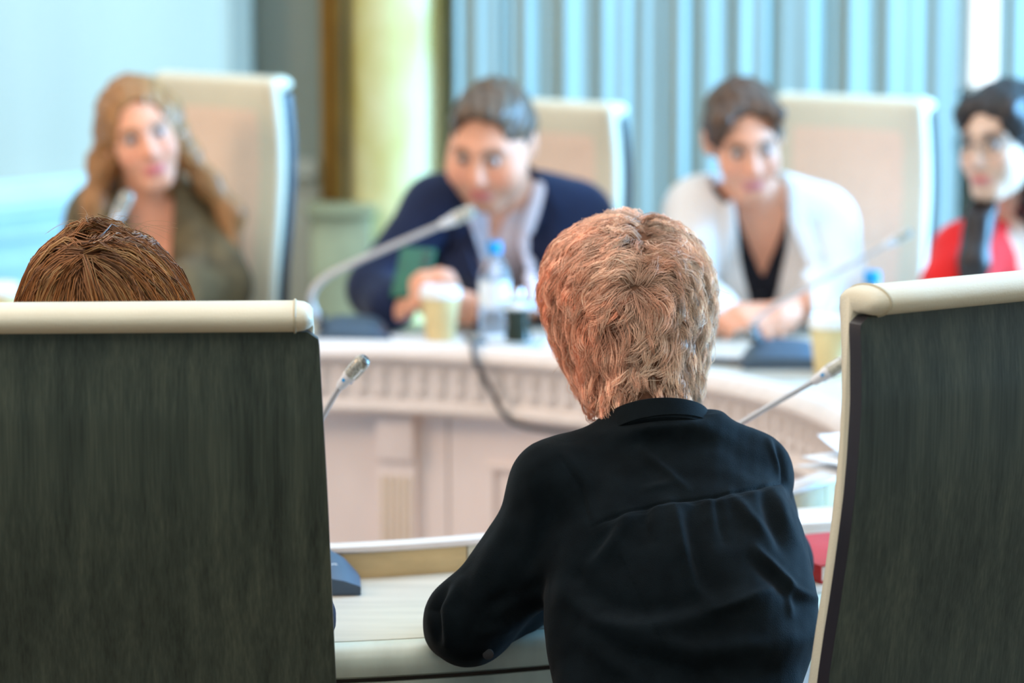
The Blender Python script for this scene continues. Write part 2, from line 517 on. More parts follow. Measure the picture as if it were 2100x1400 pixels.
for s_ in np.arange(0.35, 3.2, 0.34):
    MB().box(wl(s_, 0.028, 0.58), (0.05, 0.05, 0.09), Rwl, 0.012).build('corbel', M['wainscot'], wall_left)
wall_back = bpy.data.objects['wall_back']
br = MB()
for (z0, z1, d) in ((0.845, 0.9, 0.05), (0.82, 0.85, 0.03)):
    br.box((-0.64, YB - d / 2, (z0 + z1) / 2), (0.2, d, z1 - z0), None, 0.008)
br.build('chair_rail', M['trim_paint'], wall_back)
MB().box((-0.64, YB - 0.008, 0.41), (0.2, 0.016, 0.82)).build('wainscot_board', M['trim_paint'], wall_back)
# yellow marble half column with its pedestal and the gilt strip beside it
cm = MB().lathe([(0.158, 0.42), (0.16, 0.46), (0.148, 0.49), (0.1425, 0.53), (0.142, 1.4), (0.139, 2.4), (0.135, 3.1), (0.15, 3.14), (0.15, 3.2), (0.165, 3.24), (0.165, 3.5)], 48, (-0.313, 8.46, 0))
col_ = struct('column', 'yellow veined marble column before the back wall', cm, M['marble'])
MB().box((-0.34, 8.46, 0.21), (0.31, 0.30, 0.42), None, 0.01).build('plinth', M['stone'], col_)
t1 = MB().box((-0.492, 8.42, 2.15), (0.062, 0.10, 2.7), None, 0.012); t1.box((-0.47, 8.40, 2.15), (0.02, 0.10, 2.7), None, 0.008)
struct('trim_1', 'dark gilt strip running down beside the yellow column', t1, M['gilt'])
pd = MB().box((-0.465, 8.38, 0.39), (0.17, 0.2, 0.78), None, 0.012); pd.box((-0.465, 8.37, 0.785), (0.19, 0.23, 0.03), None, 0.01)
struct('trim_2', 'olive stone pedestal below the gilt strip', pd, M['stone'])
# window in the back wall
wf = MB()
for x in (0.84, 1.262, 1.62, 2.36): wf.box((x, YB + 0.06, 2.07), (0.05, 0.07, 2.06), None, 0.008)
for z in (1.07, 3.07): wf.box((1.6, YB + 0.06, z), (1.56, 0.07, 0.06), None, 0.008)
win = struct('window_1', 'bright window showing between the curtains', wf, M['frame_white'])
MB().box((1.6, YB + 0.07, 2.07), (1.5, 0.006, 1.96)).build('pane', M['glass'], win)
MB().box((1.6, YB - 0.05, 1.03), (1.7, 0.22, 0.035), None, 0.01).build('sill', M['frame_white'], win)
# right wall with tall window openings (daylight), front wall behind the camera
wr = MB()
wr.box((4.15, 0.8, 1.75), (0.12, 5.0, 3.5)); wr.box((4.15, 8.0, 1.75), (0.12, 1.6, 3.5)); wr.box((4.15, 5.25, 0.35), (0.12, 3.9, 0.7)); wr.box((4.15, 5.25, 3.35), (0.12, 3.9, 0.3))
struct('wall_right', 'cream wall with a wide window opening at the right', wr, M['plain_wall'])
w2 = MB()
for y in (3.33, 4.61, 5.89, 7.17): w2.box((4.15, y, 1.95), (0.07, 0.06, 2.5))
for z in (0.73, 3.17): w2.box((4.15, 5.25, z), (0.07, 3.9, 0.06))
struct('window_2', 'wide window of the right wall', w2, M['frame_white'])
struct('wall_front', 'cream wall behind the photographer', MB().box((0, -1.75, 1.75), (9.4, 0.12, 3.5)), M['plain_wall'])
lw = MB(); lw.box((-4.45, 1.0, 1.75), (0.12, 5.6, 3.5))
struct('wall_side', 'cream wall continuing left of the photographer', lw, M['plain_wall'])

def curtain(x0, x1, seed, lean, label):
    r = np.random.default_rng(seed)
    n = int((x1 - x0) / 0.0045); m_ = 14
    xs = np.linspace(x0, x1, n)
    # folds of uneven width
    ph = np.cumsum(np.interp(xs, np.linspace(x0, x1, 9), r.uniform(0.65, 1.5, 9))) * 0.0045 / 0.115 * 2 * math.pi
    amp = np.interp(xs, np.linspace(x0, x1, 12), r.uniform(0.012, 0.034, 12))
    amp2 = np.interp(xs, np.linspace(x0, x1, 12), r.uniform(0.002, 0.012, 12))
    zs = np.linspace(0.03, 3.3, m_)
    G = np.zeros((n, m_, 3))
    for j, z in enumerate(zs):
        k = 0.85 + 0.15 * math.sin(z * 1.7 + seed)
        G[:, j, 0] = xs + 0.012 * np.cos(ph) * k + lean(z) * np.interp(xs, [x0, x1], [0 if lean(0.5) >= 0 else 1, 1 if lean(0.5) >= 0 else 0])
        G[:, j, 1] = 8.32 + 0.5 * amp * np.sin(ph + 0.15 * z) * k + amp2 * np.sin(ph * 2.3 + 1.1 * seed)
        G[:, j, 2] = z
    G2 = G.copy(); G2[:, :, 1] += 0.004
    V = np.concatenate([G.reshape(-1, 3), G2.reshape(-1, 3)])
    i, j = np.meshgrid(np.arange(n - 1), np.arange(m_ - 1), indexing='ij')
    a = (i * m_ + j).ravel(); off = n * m_
    f1 = np.stack([a, a + m_, a + m_ + 1, a + 1], -1)
    F = [f1, f1[:, ::-1] + off]
    jj = np.arange(m_ - 1)
    for b, flip in ((jj, False), ((n - 1) * m_ + jj, True)):
        q = np.stack([b, b + 1, b + 1 + off, b + off], -1)
        F.append(q[:, ::-1] if flip else q)
    o = link('curtain', mesh_np('curtain', V, np.concatenate(F)), M['curtain'])
    tag(o, label, 'curtain', 'teal grey curtains on the back wall')
    return o
curtain(-0.165, 0.40, 3, lambda z: 0.0, 'teal grey floor-length curtain right beside the yellow column')
curtain(0.385, 1.198, 5, lambda z: 0.004 * (3.2 - z), 'widest teal grey curtain, hanging behind the white-backed chair')
curtain(1.302, 2.5, 8, lambda z: 0.0, 'teal grey curtain right of the bright window gap')
cr = MB().tube([(-0.14, 8.33, 3.34), (2.7, 8.33, 3.34)], 0.018, 12)
tag(cr.build('curtain_rail', M['steel']), 'steel rail high on the back wall carrying the curtains', 'rail')

# ------------------------------------------------------------------ the ring-shaped table
TC = np.array([-0.42, 4.86]); RI = 0.915; ZT = 0.75
def r_out(th):
    d = np.degrees(th) % 360
    return np.interp(d, [0, 30, 50, 60, 75, 100, 140, 200, 250, 266, 276, 300, 325, 345, 360], [1.50, 1.64, 1.69, 1.64, 1.50, 1.50, 1.48, 1.40, 1.31, 1.295, 1.335, 1.335, 1.36, 1.44, 1.50])
def r_in(th): return float(np.interp(np.degrees(th) % 360, [0, 20, 45, 80, 225, 250, 305, 330, 345, 360], [0.965, 0.945, 0.915, 0.915, 0.915, 0.91, 0.912, 0.945, 0.965, 0.965]))
def tp(th, r, z): return np.array([TC[0] + r * math.cos(th), TC[1] + r * math.sin(th), z])

def ring(name, prof, m, parent, a0=0.0, a1=360.0, n=180, cap=True):
    """prof: closed list of (edge 'i'/'o', offset, z)"""
    full = abs(a1 - a0 - 360) < 1e-6
    k = max(3, int(n * (a1 - a0) / 360))
    ths = np.radians(np.linspace(a0, a1, k + 1))
    if full: ths = ths[:-1]
    mb = MB()
    G = np.array([[tp(t, (r_in(t) if e == 'i' else float(r_out(t))) + off, z) for (e, off, z) in prof] for t in ths])
    mb.grid(G, closed_u=full, closed_v=True)
    if not full and cap:
        mb.bm.verts.ensure_lookup_table()
        L_ = len(prof); nv = len(mb.bm.verts)
        mb.bm.faces.new([mb.bm.verts[i] for i in range(L_)]); mb.bm.faces.new([mb.bm.verts[nv - 1 - i] for i in range(L_)])
    return mb.build(name, m, parent, angle=35)

table = thing('conference_table', 'white painted ring-shaped conference table with carved frieze around its opening', 'table', (TC[0], TC[1], 0))
def tparent(o):
    o.parent = table; o.matrix_parent_inverse = Matrix.Translation((-TC[0], -TC[1], 0)); return o
tparent(ring('table_top', [('i', 0.0445, ZT), ('o', -0.046, ZT), ('o', -0.046, ZT - 0.035), ('i', 0.0445, ZT - 0.035)], M['table_top'], None))
lip = [('o', -0.0435, ZT - 0.002), ('o', -0.041, ZT), ('o', -0.02, ZT + 0.001), ('o', -0.008, ZT - 0.004), ('o', -0.001, ZT - 0.013), ('o', 0.0, ZT - 0.024), ('o', -0.004, ZT - 0.034), ('o', -0.012, ZT - 0.038), ('o', -0.0435, ZT - 0.038)]
tparent(ring('edge_lip', lip, M['lip'], None))
for k in range(12):
    a = -67.8 + 30 * k
    tparent(ring('apron_board', [('o', -0.010, ZT - 0.043), ('o', -0.010, 0.668), ('o', -0.035, 0.668), ('o', -0.035, ZT - 0.043)], M['lip'], None, a + 0.06, a + 29.94, 180))
tparent(ring('under_rail', [('o', -0.014, ZT - 0.0375), ('o', -0.014, ZT - 0.045), ('o', -0.034, ZT - 0.045), ('o', -0.034, ZT - 0.0375)], M['dark_gap'], None))
tparent(ring('core_board', [('i', 0.05, 0.715), ('o', -0.05, 0.715), ('o', -0.05, 0.69), ('i', 0.05, 0.69)], M['dark_gap'], None, n=120))
# raised border round the opening
for k in range(18):
    a = -67.8 + 20 * k
    tan_ = k % 3 != 0
    o = tparent(ring('border_board', [('i', 0.030, ZT - 0.005), ('i', 0.044, ZT - 0.005), ('i', 0.044, 0.784), ('i', 0.030, 0.784)], M['pale_board'] if not tan_ else M['tan_board'], None, a + 0.07, a + 19.93, 200))
    o['label'] = 'tan wooden board of the raised border' if tan_ else 'paler wooden board of the raised border'
ledge = [('i', -0.004, 0.782), ('i', -0.010, 0.776), ('i', -0.012, 0.768), ('i', -0.008, 0.760), ('i', 0.004, 0.757), ('i', 0.0295, 0.757), ('i', 0.0297, 0.7842), ('i', 0.046, 0.7842), ('i', 0.048, 0.787), ('i', 0.046, 0.792), ('i', 0.02, 0.793), ('i', 0.004, 0.790)]
tparent(ring('ledge', ledge, M['table'], None))
tparent(ring('frieze', [('i', 0.004, 0.762), ('i', 0.008, 0.752), ('i', 0.008, 0.685), ('i', 0.004, 0.678), ('i', 0.03, 0.678), ('i', 0.03, 0.762)], M['table'], None))
low = [('i', 0.004, 0.680), ('i', -0.006, 0.676), ('i', -0.010, 0.668), ('i', -0.006, 0.660), ('i', 0.006, 0.656), ('i', 0.08, 0.656), ('i', 0.08, 0.680)]
tparent(ring('lower_moulding', low, M['table'], None))
# carved ornaments of the frieze: one ribbed acanthus block, repeated
om = MB()
om.box((0, 0, 0), (0.020, 0.012, 0.056), None, 0.004)
om.box((0, -0.006, 0.012), (0.009, 0.012, 0.03), None, 0.004)
om.lathe([(0.0, -0.006), (0.008, -0.005), (0.010, 0), (0.006, 0.004), (0, 0.005)], 10, (0, -0.006, -0.014), np.array(Matrix.Rotation(math.radians(90), 3, 'X')))
om_o = om.build('ornament', M['table'], None)
nO = 150
for k in range(nO):
    th = 2 * math.pi * k / nO
    o = om_o if k == 0 else om_o.copy()
    if k: COL.objects.link(o)
    o.parent = table; 
    p = tp(th, r_in(th) + 0.0095, 0.7185)
    o.location = (p[0] - TC[0], p[1] - TC[1], p[2]); o.rotation_euler = (0, 0, th - math.pi / 2)
# base panels set back under the frieze
for k in range(18):
    a = -67.8 + 20 * k
    tparent(ring('base_panel', [('i', 0.060, 0.001), ('i', 0.060, 0.66), ('i', 0.085, 0.66), ('i', 0.085, 0.001)], M['panel'], None, a + 0.1, a + 19.9, 180))
tparent(ring('base_plinth', [('i', 0.045, 0.001), ('i', 0.045, 0.10), ('i', 0.055, 0.115), ('i', 0.0849, 0.115), ('i', 0.0849, 0.001)], M['panel'], None))
def theta_at(px):
    best = min(np.linspace(20, 110, 1800), key=lambda d: abs(PX(tp(math.radians(d), RI + 0.05, 0.5))[0] - px))
    return best
a_p = theta_at(815)
for k in range(8):
    a = math.radians(a_p + 45 * k)
    R = np.array(Matrix.Rotation(a - math.pi / 2, 3, 'Z'))
    def lp(x, y, z): 
        c = tp(a, r_in(a) + 0.06, 0); return c + R @ np.array([x, y, z])
    pil = tparent(MB().box(lp(0, -0.009, 0.33), (0.078, 0.022, 0.655), R, 0.003).build('pilaster', M['panel']))
    cap_ = MB().box(lp(0, -0.022, 0.605), (0.074, 0.018, 0.09), R, 0.004)
    c2 = cap_.build('pilaster_cap', M['panel'], pil); c2.matrix_parent_inverse = Matrix.Translation((-TC[0], -TC[1], 0)) @ Matrix.Identity(4) if False else Matrix.Identity(4)
    for q in range(5):
        x = -0.026 + 0.013 * q
        MB().tube([lp(x, -0.020, 0.12), lp(x, -0.020, 0.53)], 0.0048, 8).build('flute', M['flute'], pil)
    # framed panel right and left of each pilaster
    for s_ in (-1, 1):
        b0 = math.radians(a_p + 45 * k - s_ * 10.5); b1 = math.radians(a_p + 45 * k - s_ * 21.5)
        lo_, hi_ = math.degrees(min(b0, b1)), math.degrees(max(b0, b1))
        for (z0, z1) in ((0.55, 0.568), (0.15, 0.168)):
            tparent(ring('panel_moulding', [('i', 0.048, z0), ('i', 0.044, (z0 + z1) / 2), ('i', 0.048, z1), ('i', 0.062, z1), ('i', 0.062, z0)], M['panel'], None, lo_, hi_, 300))
        for d in (lo_, hi_ - 1.1):
            tparent(ring('panel_moulding', [('i', 0.048, 0.168), ('i', 0.048, 0.55), ('i', 0.062, 0.55), ('i', 0.062, 0.168)], M['panel'], None, d, d + 1.1, 1000))
# feet under the wide outer part
for k in range(6):
    a = math.radians((45, 122, 175, 235, 306, 352)[k]); R = np.array(Matrix.Rotation(a, 3, 'Z'))
    tparent(MB().box(tp(a, 1.16, 0.3455), (0.06, 0.05, 0.687), R, 0.006).build('leg', M['panel']))

# ------------------------------------------------------------------ conference chairs
def s_prof(z):  # forward displacement of the back shell, z in a chair 1.2 m high
    return 0.6 * np.interp(z, [0.44, 0.60, 0.765, 0.82, 0.872, 0.926, 0.98, 1.03, 1.08, 1.13, 1.17, 1.21], [0.085, 0.068, 0.042, 0.028, 0.013, 0.000, -0.011, -0.016, -0.016, -0.009, 0.0, 0.009])
def half_w0(z): return np.interp(z, [0.44, 0.7, 1.0, 1.17], [0.257, 0.253, 0.243, 0.235])

def make_chair(label, loc, yaw, dz=0.0, ws=1.0):
    half_w = lambda z: ws * half_w0(z)
    root = thing('conference_chair', label, 'chair', (loc[0], loc[1], 0), yaw, 'high-backed cream conference chairs')
    zt = 1.1715
    # back shell in dark veneer with a black edge band
    zs = np.concatenate([np.linspace(0.46, 1.06, 16), np.linspace(1.07, zt, 14)])
    def hw(z):
        h = half_w(z); c = 0.012
        if z > zt - c: h = h - c + math.sqrt(max(0, c * c - (z - (zt - c)) ** 2))
        return h
    mb = MB(); G = []
    for z in zs:
        h = hw(z); s = s_prof(z)
        G.append([(x * h, s, z + dz) for x in np.linspace(-1, 1, 13)])
    mb.grid(np.array(G))
    # rounded border turning to the edge
    mb.build('back_shell', M['veneer'], root)
    mb = MB(); E = []
    path = [(-hw(z), z) for z in zs] + [(hw(z), z) for z in zs[::-1]]
    for (x, z) in path:
        s = s_prof(z)
        E.append([(x, s + 0.0002, z + dz), (x, s + 0.019, z + dz), (x * 0.97, s + 0.019, z + dz), (x * 0.97, s + 0.0012, z + dz)])
    mb.grid(np.array(E), closed_v=True)
    mb.build('shell_edge', M['black_edge'], root)
    # upholstered pad: side profile with the top rolled over the shell
    def prof(inset):
        P = []
        for z in np.linspace(0.50, 1.178, 22): P.append((s_prof(z) + 0.050 - inset, z))
        cy, cz, ay, az = s_prof(1.175) + 0.0145, 1.1865, 0.0360 - inset, 0.0165 - inset * 0.7
        for a in np.linspace(0.1, math.pi + 1.1, 18): P.append((cy + ay * math.cos(a), cz + az * math.sin(a)))
        P.append((s_prof(1.165) + 0.012, 1.1720 + inset * 0.4)); P.append((s_prof(1.165) + 0.0195, 1.1718 + inset * 0.4))
        for z in np.linspace(1.162, 0.50, 22): P.append((s_prof(z) + 0.0205 + inset * 0.3, z))
        P[0] = (P[0][0], 0.50 + inset); P[-1] = (P[-1][0], 0.50 + inset)
        return np.array(P)
    secs = []
    W_ = 0.006
    for (du, ins) in ((0.0, 0.013), (0.0035, 0.006), (0.009, 0.0018), (0.017, 0.0)):
        secs.append((du, ins))
    mids = list(np.linspace(-1, 1, 9)[1:-1])
    G = []
    def sec(side, du, ins):
        P = prof(ins)
        return [(side * (half_w(min(z, 1.17)) - W_ - du), y, z + dz) for y, z in P]
    for du, ins in secs: G.append(sec(-1, du, ins))
    for t in mids:
        P = prof(0.0)
        puff = 0.006 * (1 - t * t)
        G.append([(t * (half_w(min(z, 1.17)) - W_ - 0.02), y + (puff if (i < 22 and 0.55 < z < 1.15) else 0), z + dz) for i, (y, z) in enumerate(P)])
    for du, ins in secs[::-1]: G.append(sec(1, du, ins))
    mb = MB(); G = np.array(G); mb.grid(G, closed_v=True)
    mb.bm.verts.ensure_lookup_table(); n_ = G.shape[1]; nv = len(mb.bm.verts)
    mb.bm.faces.new([mb.bm.verts[i] for i in range(n_)]); mb.bm.faces.new([mb.bm.verts[nv - 1 - i] for i in range(n_)])
    pad = mb.build('back_pad', M['leather'], root, angle=60)
    mb = MB(); G = []
    zz = np.linspace(0.53, 1.150, 26)
    for t in np.linspace(-1, 1, 11):
        G.append([(t * (half_w(z) - 0.034), s_prof(z) + 0.0512 + 0.006 * (1 - t * t) - (0.004 if (abs(t) > 0.99 or k in (0, 25)) else 0.0), z + dz) for k, z in enumerate(zz)])
    mb.grid(np.array(G)).build('front_panel', M['panel_cloth'], root)
    # seam round the rolled end on each side
    for sd in (-1, 1):
        P = prof(-0.0006)[20:42]
        pts = [np.array([sd * (half_w(min(z, 1.17)) - W_ - 0.019), y, z + dz]) for y, z in P]
        MB().tube(pts, 0.0016, 6).build('piping', M['leather_dark'], pad)
    # seat, column, five-star foot
    MB().box((0, 0.255, 0.455 + dz), (0.45, 0.39, 0.085), None, 0.03, 4).build('seat', M['leather'], root)
    MB().box((0, 0.255, 0.405 + dz), (0.41, 0.35, 0.02), None, 0.006).build('seat_pan', M['black_edge'], root)
    MB().lathe([(0.032, 0.09), (0.032, 0.25), (0.022, 0.255), (0.022, 0.40 + dz)], 20, (0, 0.28, 0)).build('column', M['chrome'], root)
    for k in range(5):
        a = 2 * math.pi * k / 5 + 0.3
        d = np.array([math.cos(a), math.sin(a), 0]); c = np.array([0, 0.28, 0])
        f = MB().tube([c + np.array([0, 0, 0.12]), c + d * 0.16 + np.array([0, 0, 0.10]), c + d * 0.28 + np.array([0, 0, 0.075])], [0.024, 0.02, 0.014], 10).build('foot', M['chrome'], root)
        R = np.array(Matrix.Rotation(a, 3, 'Z') @ Matrix.Rotation(math.radians(90), 3, 'X'))
        MB().lathe([(0, -0.02), (0.022, -0.02), (0.026, -0.014), (0.026, 0.014), (0.022, 0.02), (0, 0.02)], 16, c + d * 0.28 + np.array([0, 0, 0.0262]), R).build('caster', M['black_edge'], f)
    return root

th_r = math.radians(34)
make_chair('high-backed chair with dark veneer back at lower left, before the person whose crown shows', (-0.204 - 0.237, 3.232), math.radians(3), 0.002)
make_chair('high-backed chair with dark veneer back at the right edge, turned left', (0.5646, 3.3636), th_r, 0.019)
def far_chair(px, D, yaw_deg, H, label):
    """px: middle of the lit side strip at the top; the chair faces the camera turned yaw_deg to the left"""
    a = math.radians(yaw_deg)
    e = W(px, 170, D)[:2]
    root = e + 0.20 * np.array([-math.cos(a), math.sin(a)]) - 0.04 * np.array([-math.sin(a), -math.cos(a)])
    return make_chair(label, root, math.pi - a, H - 1.203, 0.85)
far_chair(570, 6.68, 40, 1.240, 'cream high-backed chair behind the person in the olive jacket')
far_chair(1264, 6.80, 40, 1.175, 'cream high-backed chair behind the person in the navy jacket')
far_chair(1903, 6.78, 36, 1.187, 'cream high-backed chair behind the person in the white blazer')

# ------------------------------------------------------------------ people: blended bodies with clothes and hair as children
def lerp(a, b, t): return np.asarray(a, float) * (1 - t) + np.asarray(b, float) * t

def head_ops(S, c, R, s=1.0, jaw=1.0, nose=1.0, ear=True):
    """head in its own axes: face towards -y, up z, c between the ears"""
    def E(p, r, k=0.015, m='add'): getattr(S, m)(local(f_ell(np.array(p) * s, np.array(r) * s), c, R), k)
    def C(a, b, ra, rb, k=0.012): S.add(local(f_cone(np.array(a) * s, np.array(b) * s, ra * s, rb * s), c, R), k)
    E((0, 0.012, 0.030), (0.074, 0.094, 0.088), 0.01)
    E((0, -0.036, -0.020), (0.064 * jaw, 0.060, 0.082), 0.03)
    E((0, -0.040, -0.072), (0.050 * jaw, 0.050, 0.042), 0.025)
    C((-0.016, -0.074, -0.098), (0.016, -0.074, -0.098), 0.018, 0.018, 0.02)
    for q in (-1, 1):
        E((q * 0.038 * jaw, -0.066, -0.032), (0.026, 0.026, 0.026), 0.025)
        C((q * 0.012, -0.088, 0.026), (q * 0.045, -0.076, 0.024), 0.012, 0.008, 0.015)
        S.sub(local(f_ell(np.array((q * 0.031, -0.104, 0.006)) * s, np.array((0.017, 0.016, 0.011)) * s), c, R), 0.014)
        E((q * 0.031, -0.082, 0.005), (0.0135, 0.0135, 0.0125), 0.004)
        E((q * 0.012, -0.098, -0.037), (0.008, 0.011, 0.008), 0.007)
        if ear:
            E((q * 0.075, 0.010, -0.004), (0.010, 0.020, 0.032), 0.006)
            E((q * 0.084, 0.016, 0.004), (0.005, 0.018, 0.026), 0.006)
    C((0, -0.092, 0.014), (0, -0.111 * nose, -0.030), 0.0085, 0.0125, 0.012)
    E((0, -0.092, -0.063), (0.024, 0.012, 0.006), 0.008)
    E((0, -0.091, -0.073), (0.021, 0.013, 0.0065), 0.006)

def eyes(parent, c, R, s=1.0, iris=(0.10, 0.07, 0.05)):
    for q in (-1, 1):
        u = np.linspace(0, math.pi, 13); v = np.linspace(0, 2 * math.pi, 25)[:-1]
        U, Vv = np.meshgrid(u, v, indexing='ij')
        # sphere with its pole towards the face direction
        P = np.stack([np.sin(U) * np.cos(Vv), -np.cos(U), np.sin(U) * np.sin(Vv)], -1) * 0.0120
        cc = np.array((q * 0.031, -0.0848, 0.0048))
        Vw = ((P.reshape(-1, 3) + cc) * s) @ np.asarray(R).T + c
        i, j = np.meshgrid(np.arange(12), np.arange(24), indexing='ij')
        a = (i * 24 + j).ravel(); b = (i * 24 + (j + 1) % 24).ravel()
        F = np.stack([a, b, b + 24, a + 24], -1)
        ang = U.ravel()
        colr = np.where((ang < 0.62)[:, None], np.array(iris) * 0.6, np.array((0.55, 0.50, 0.48)))
        colr = np.where((ang < 0.3)[:, None], np.array((0.01, 0.01, 0.01)), colr)
        link('eye', mesh_np('eye', Vw, F, colr), M['eye'], parent)

def face_col(V, c, R, s, skin, lip, brow, blush=0.1, beard=None, socket_z=0.008):
    q = ((V - c) @ np.asarray(R)) / s
    col = np.tile(np.array(skin, float), (len(V), 1))
    x, y, z = q[:, 0], q[:, 1], q[:, 2]
    front = y < -0.045
    def mixc(col, w, cc):
        w = np.clip(w, 0, 1)[:, None]
        return col * (1 - w) + np.array(cc) * w
    ax = np.abs(x)
    col = mixc(col, blush * np.exp(-(((ax - 0.042) / 0.022) ** 2 + ((z + 0.03) / 0.02) ** 2)) * front * 3, (skin[0], skin[1] * 0.62, skin[2] * 0.6))
    col = mixc(col, 0.6 * np.exp(-((ax / 0.014) ** 2 + ((z + 0.036) / 0.016) ** 2)) * front, (skin[0], skin[1] * 0.75, skin[2] * 0.72))
    if beard is not None:
        w = 0.55 * ((z < -0.045) & (z > -0.13) & (y < 0.0)) * np.clip((-0.045 - z) / 0.02, 0, 1)
        col = mixc(col, w, beard)
    col = mixc(col, 1.2 * np.exp(-((ax / 0.023) ** 4 + ((z + 0.068) / 0.0105) ** 4)) * front, lip)
    arch = 0.026 - 6.0 * (ax - 0.028) ** 2 * 1.2
    col = mixc(col, 1.1 * np.exp(-(((ax - 0.031) / 0.021) ** 4 + ((z - arch) / 0.0065) ** 2)) * (y < -0.05), brow)
    col = mixc(col, 0.85 * np.exp(-(((ax - 0.031) / 0.018) ** 4 + ((z - socket_z) / 0.010) ** 2)) * front, tuple(0.22 * np.array(skin)))  # lash line and socket shade painted into the skin colour
    return col

def hand_ops(S, wrist, dirn, palm_n, curl=0.6, side=1, spread=0.12, s=1.0):
    """five fingers on a palm; dirn wrist->knuckles, palm_n out of the palm, side +1/-1 puts the thumb on +/- cross"""
    d = unit(dirn); n = unit(np.asarray(palm_n, float) - d * np.dot(palm_n, d)); x = np.cross(d, n) * side
    wrist = np.asarray(wrist, float)
    S.cone(wrist - d * 0.03 * s, wrist + d * 0.01 * s, 0.025 * s, 0.024 * s, 0.012)
    L = [(0.026, 0.084, 0.070), (0.009, 0.088, 0.078), (-0.009, 0.084, 0.072), (-0.026, 0.077, 0.057)]
    for i, (ox, pl, fl) in enumerate(L):
        k = wrist + (d * pl + x * ox) * s
        S.cone(wrist + x * ox * 0.6 * s, k, 0.015 * s, 0.0125 * s, 0.012)
        dd = unit(d + x * (1.5 - i) * spread * 0.5); p = k; nn = n
        c_ = curl * (1 + 0.1 * (i - 1.5))
        for seg, (fr, r0, r1) in enumerate(((0.48, 0.0095, 0.0088), (0.30, 0.0088, 0.008), (0.22, 0.008, 0.0068))):
            ang = c_ * (0.9 if seg == 0 else 1.0)
            dn = unit(dd * math.cos(ang) + nn * math.sin(ang)); nn = unit(nn * math.cos(ang) - dd * math.sin(ang)); dd = dn
            q = p + dd * fl * fr * s
            S.cone(p, q, r0 * s, r1 * s, 0.003)
            p = q
    t0 = wrist + (d * 0.022 + x * 0.020 + n * 0.004) * s
    t1 = t0 + unit(d * 0.7 + x * 0.55 + n * 0.45) * 0.040 * s
    t2 = t1 + unit(d * 0.85 + x * 0.15 + n * 0.45) * 0.032 * s
    t3 = t2 + unit(d * 0.9 - x * 0.1 + n * 0.4) * 0.024 * s
    S.cone(t0, t1, 0.015 * s, 0.0115 * s, 0.008); S.cone(t1, t2, 0.0108 * s, 0.0098 * s, 0.003); S.cone(t2, t3, 0.0098 * s, 0.0075 * s, 0.003)

def frame_of(shL, shR, pelvis):
    mid = lerp(shL, shR, 0.5); up = unit(mid - np.asarray(pelvis)); x = unit(np.asarray(shR) - np.asarray(shL))
    x = unit(x - up * np.dot(x, up)); y = np.cross(up, x)
    return mid, np.stack([x, y, up], -1)      # columns: to the picture right shoulder, away from the chest, up

def torso_ops(S, neck, shL, shR, pelvis, infl=0.0, w=1.0, dep=1.0, bust=0.0):
    mid, R = frame_of(shL, shR, pelvis)
    for t, (rx, ry, rz) in ((0.22, (0.150, 0.098, 0.150)), (0.58, (0.138, 0.100, 0.150)), (0.95, (0.165, 0.120, 0.120))):
        S.ell(lerp(mid, pelvis, t), np.array((rx * w + infl, ry * dep + infl, rz + infl)), R, 0.05)
    if bust:
        for q in (-1, 1):
            S.ell(lerp(mid, pelvis, 0.36) + R @ np.array([q * 0.075, -0.075, 0]), np.array((0.062, 0.062 + bust * 0.02, 0.062)) + infl, R, 0.05)
    S.cone(shL, shR, 0.048 + infl, 0.048 + infl, 0.06)
    for a in (shL, shR):
        S.cone(lerp(neck, mid, 0.15), lerp(a, mid, 0.12), 0.044 + infl, 0.044 + infl, 0.05)

def arm_ops(S, sh, el, wr, r=(0.054, 0.046, 0.041, 0.029), infl=0.0, k=0.03, t1=1.0):
    S.cone(sh, el, r[0] + infl, r[1] + infl, k)
    S.cone(el, lerp(el, wr, t1), r[2] + infl, r[2] * (1 - t1) + r[3] * t1 + infl, k)

def leg_ops(S, pelvis, R, fwd, infl=0.0, knee_l=0.42, open_=0.10, foot=True, zf=0.05, ankle_t=1.0, ank=0.02):
    out = []
    x = R[:, 0].copy(); x[2] = 0; x = unit(x)
    for q in (-1, 1):
        h = np.asarray(pelvis) + x * q * 0.085 - np.array([0, 0, 0.035])
        kn = h + fwd * knee_l + x * q * open_ * 0.4 - np.array([0, 0, 0.065])
        an = np.array([kn[0] + fwd[0] * ank, kn[1] + fwd[1] * ank, zf + 0.04])
        S.cone(h, kn, 0.082 + infl, 0.056 + infl, 0.05)
        S.cone(kn, lerp(kn, an, ankle_t), 0.054 + infl, 0.040 + infl, 0.03)
        if foot: S.cone(an - np.array([0, 0, 0.02]), an + fwd * 0.16 - np.array([0, 0, 0.035]), 0.036 + infl, 0.028 + infl, 0.03)
        out.append((h, kn, an))
    return out

def shoes(parent, legs, fwd, m):
    for h, kn, an in legs:
        S = Shape().cone(an - np.array([0, 0, 0.035]) - fwd * 0.03, an + fwd * 0.165 - np.array([0, 0, 0.047]), 0.044, 0.036, 0.03)
        S.clip(lambda P: 0.003 - P[..., 2], 0.004)
        c = an + fwd * 0.07
        shape_obj('shoe', S, (c[0] - 0.2, c[1] - 0.2, -0.03), (c[0] + 0.2, c[1] + 0.2, 0.2), 0.009, m, parent)

def bounds(pts, m):
    A = np.array(pts); return A.min(0) - m, A.max(0) + m

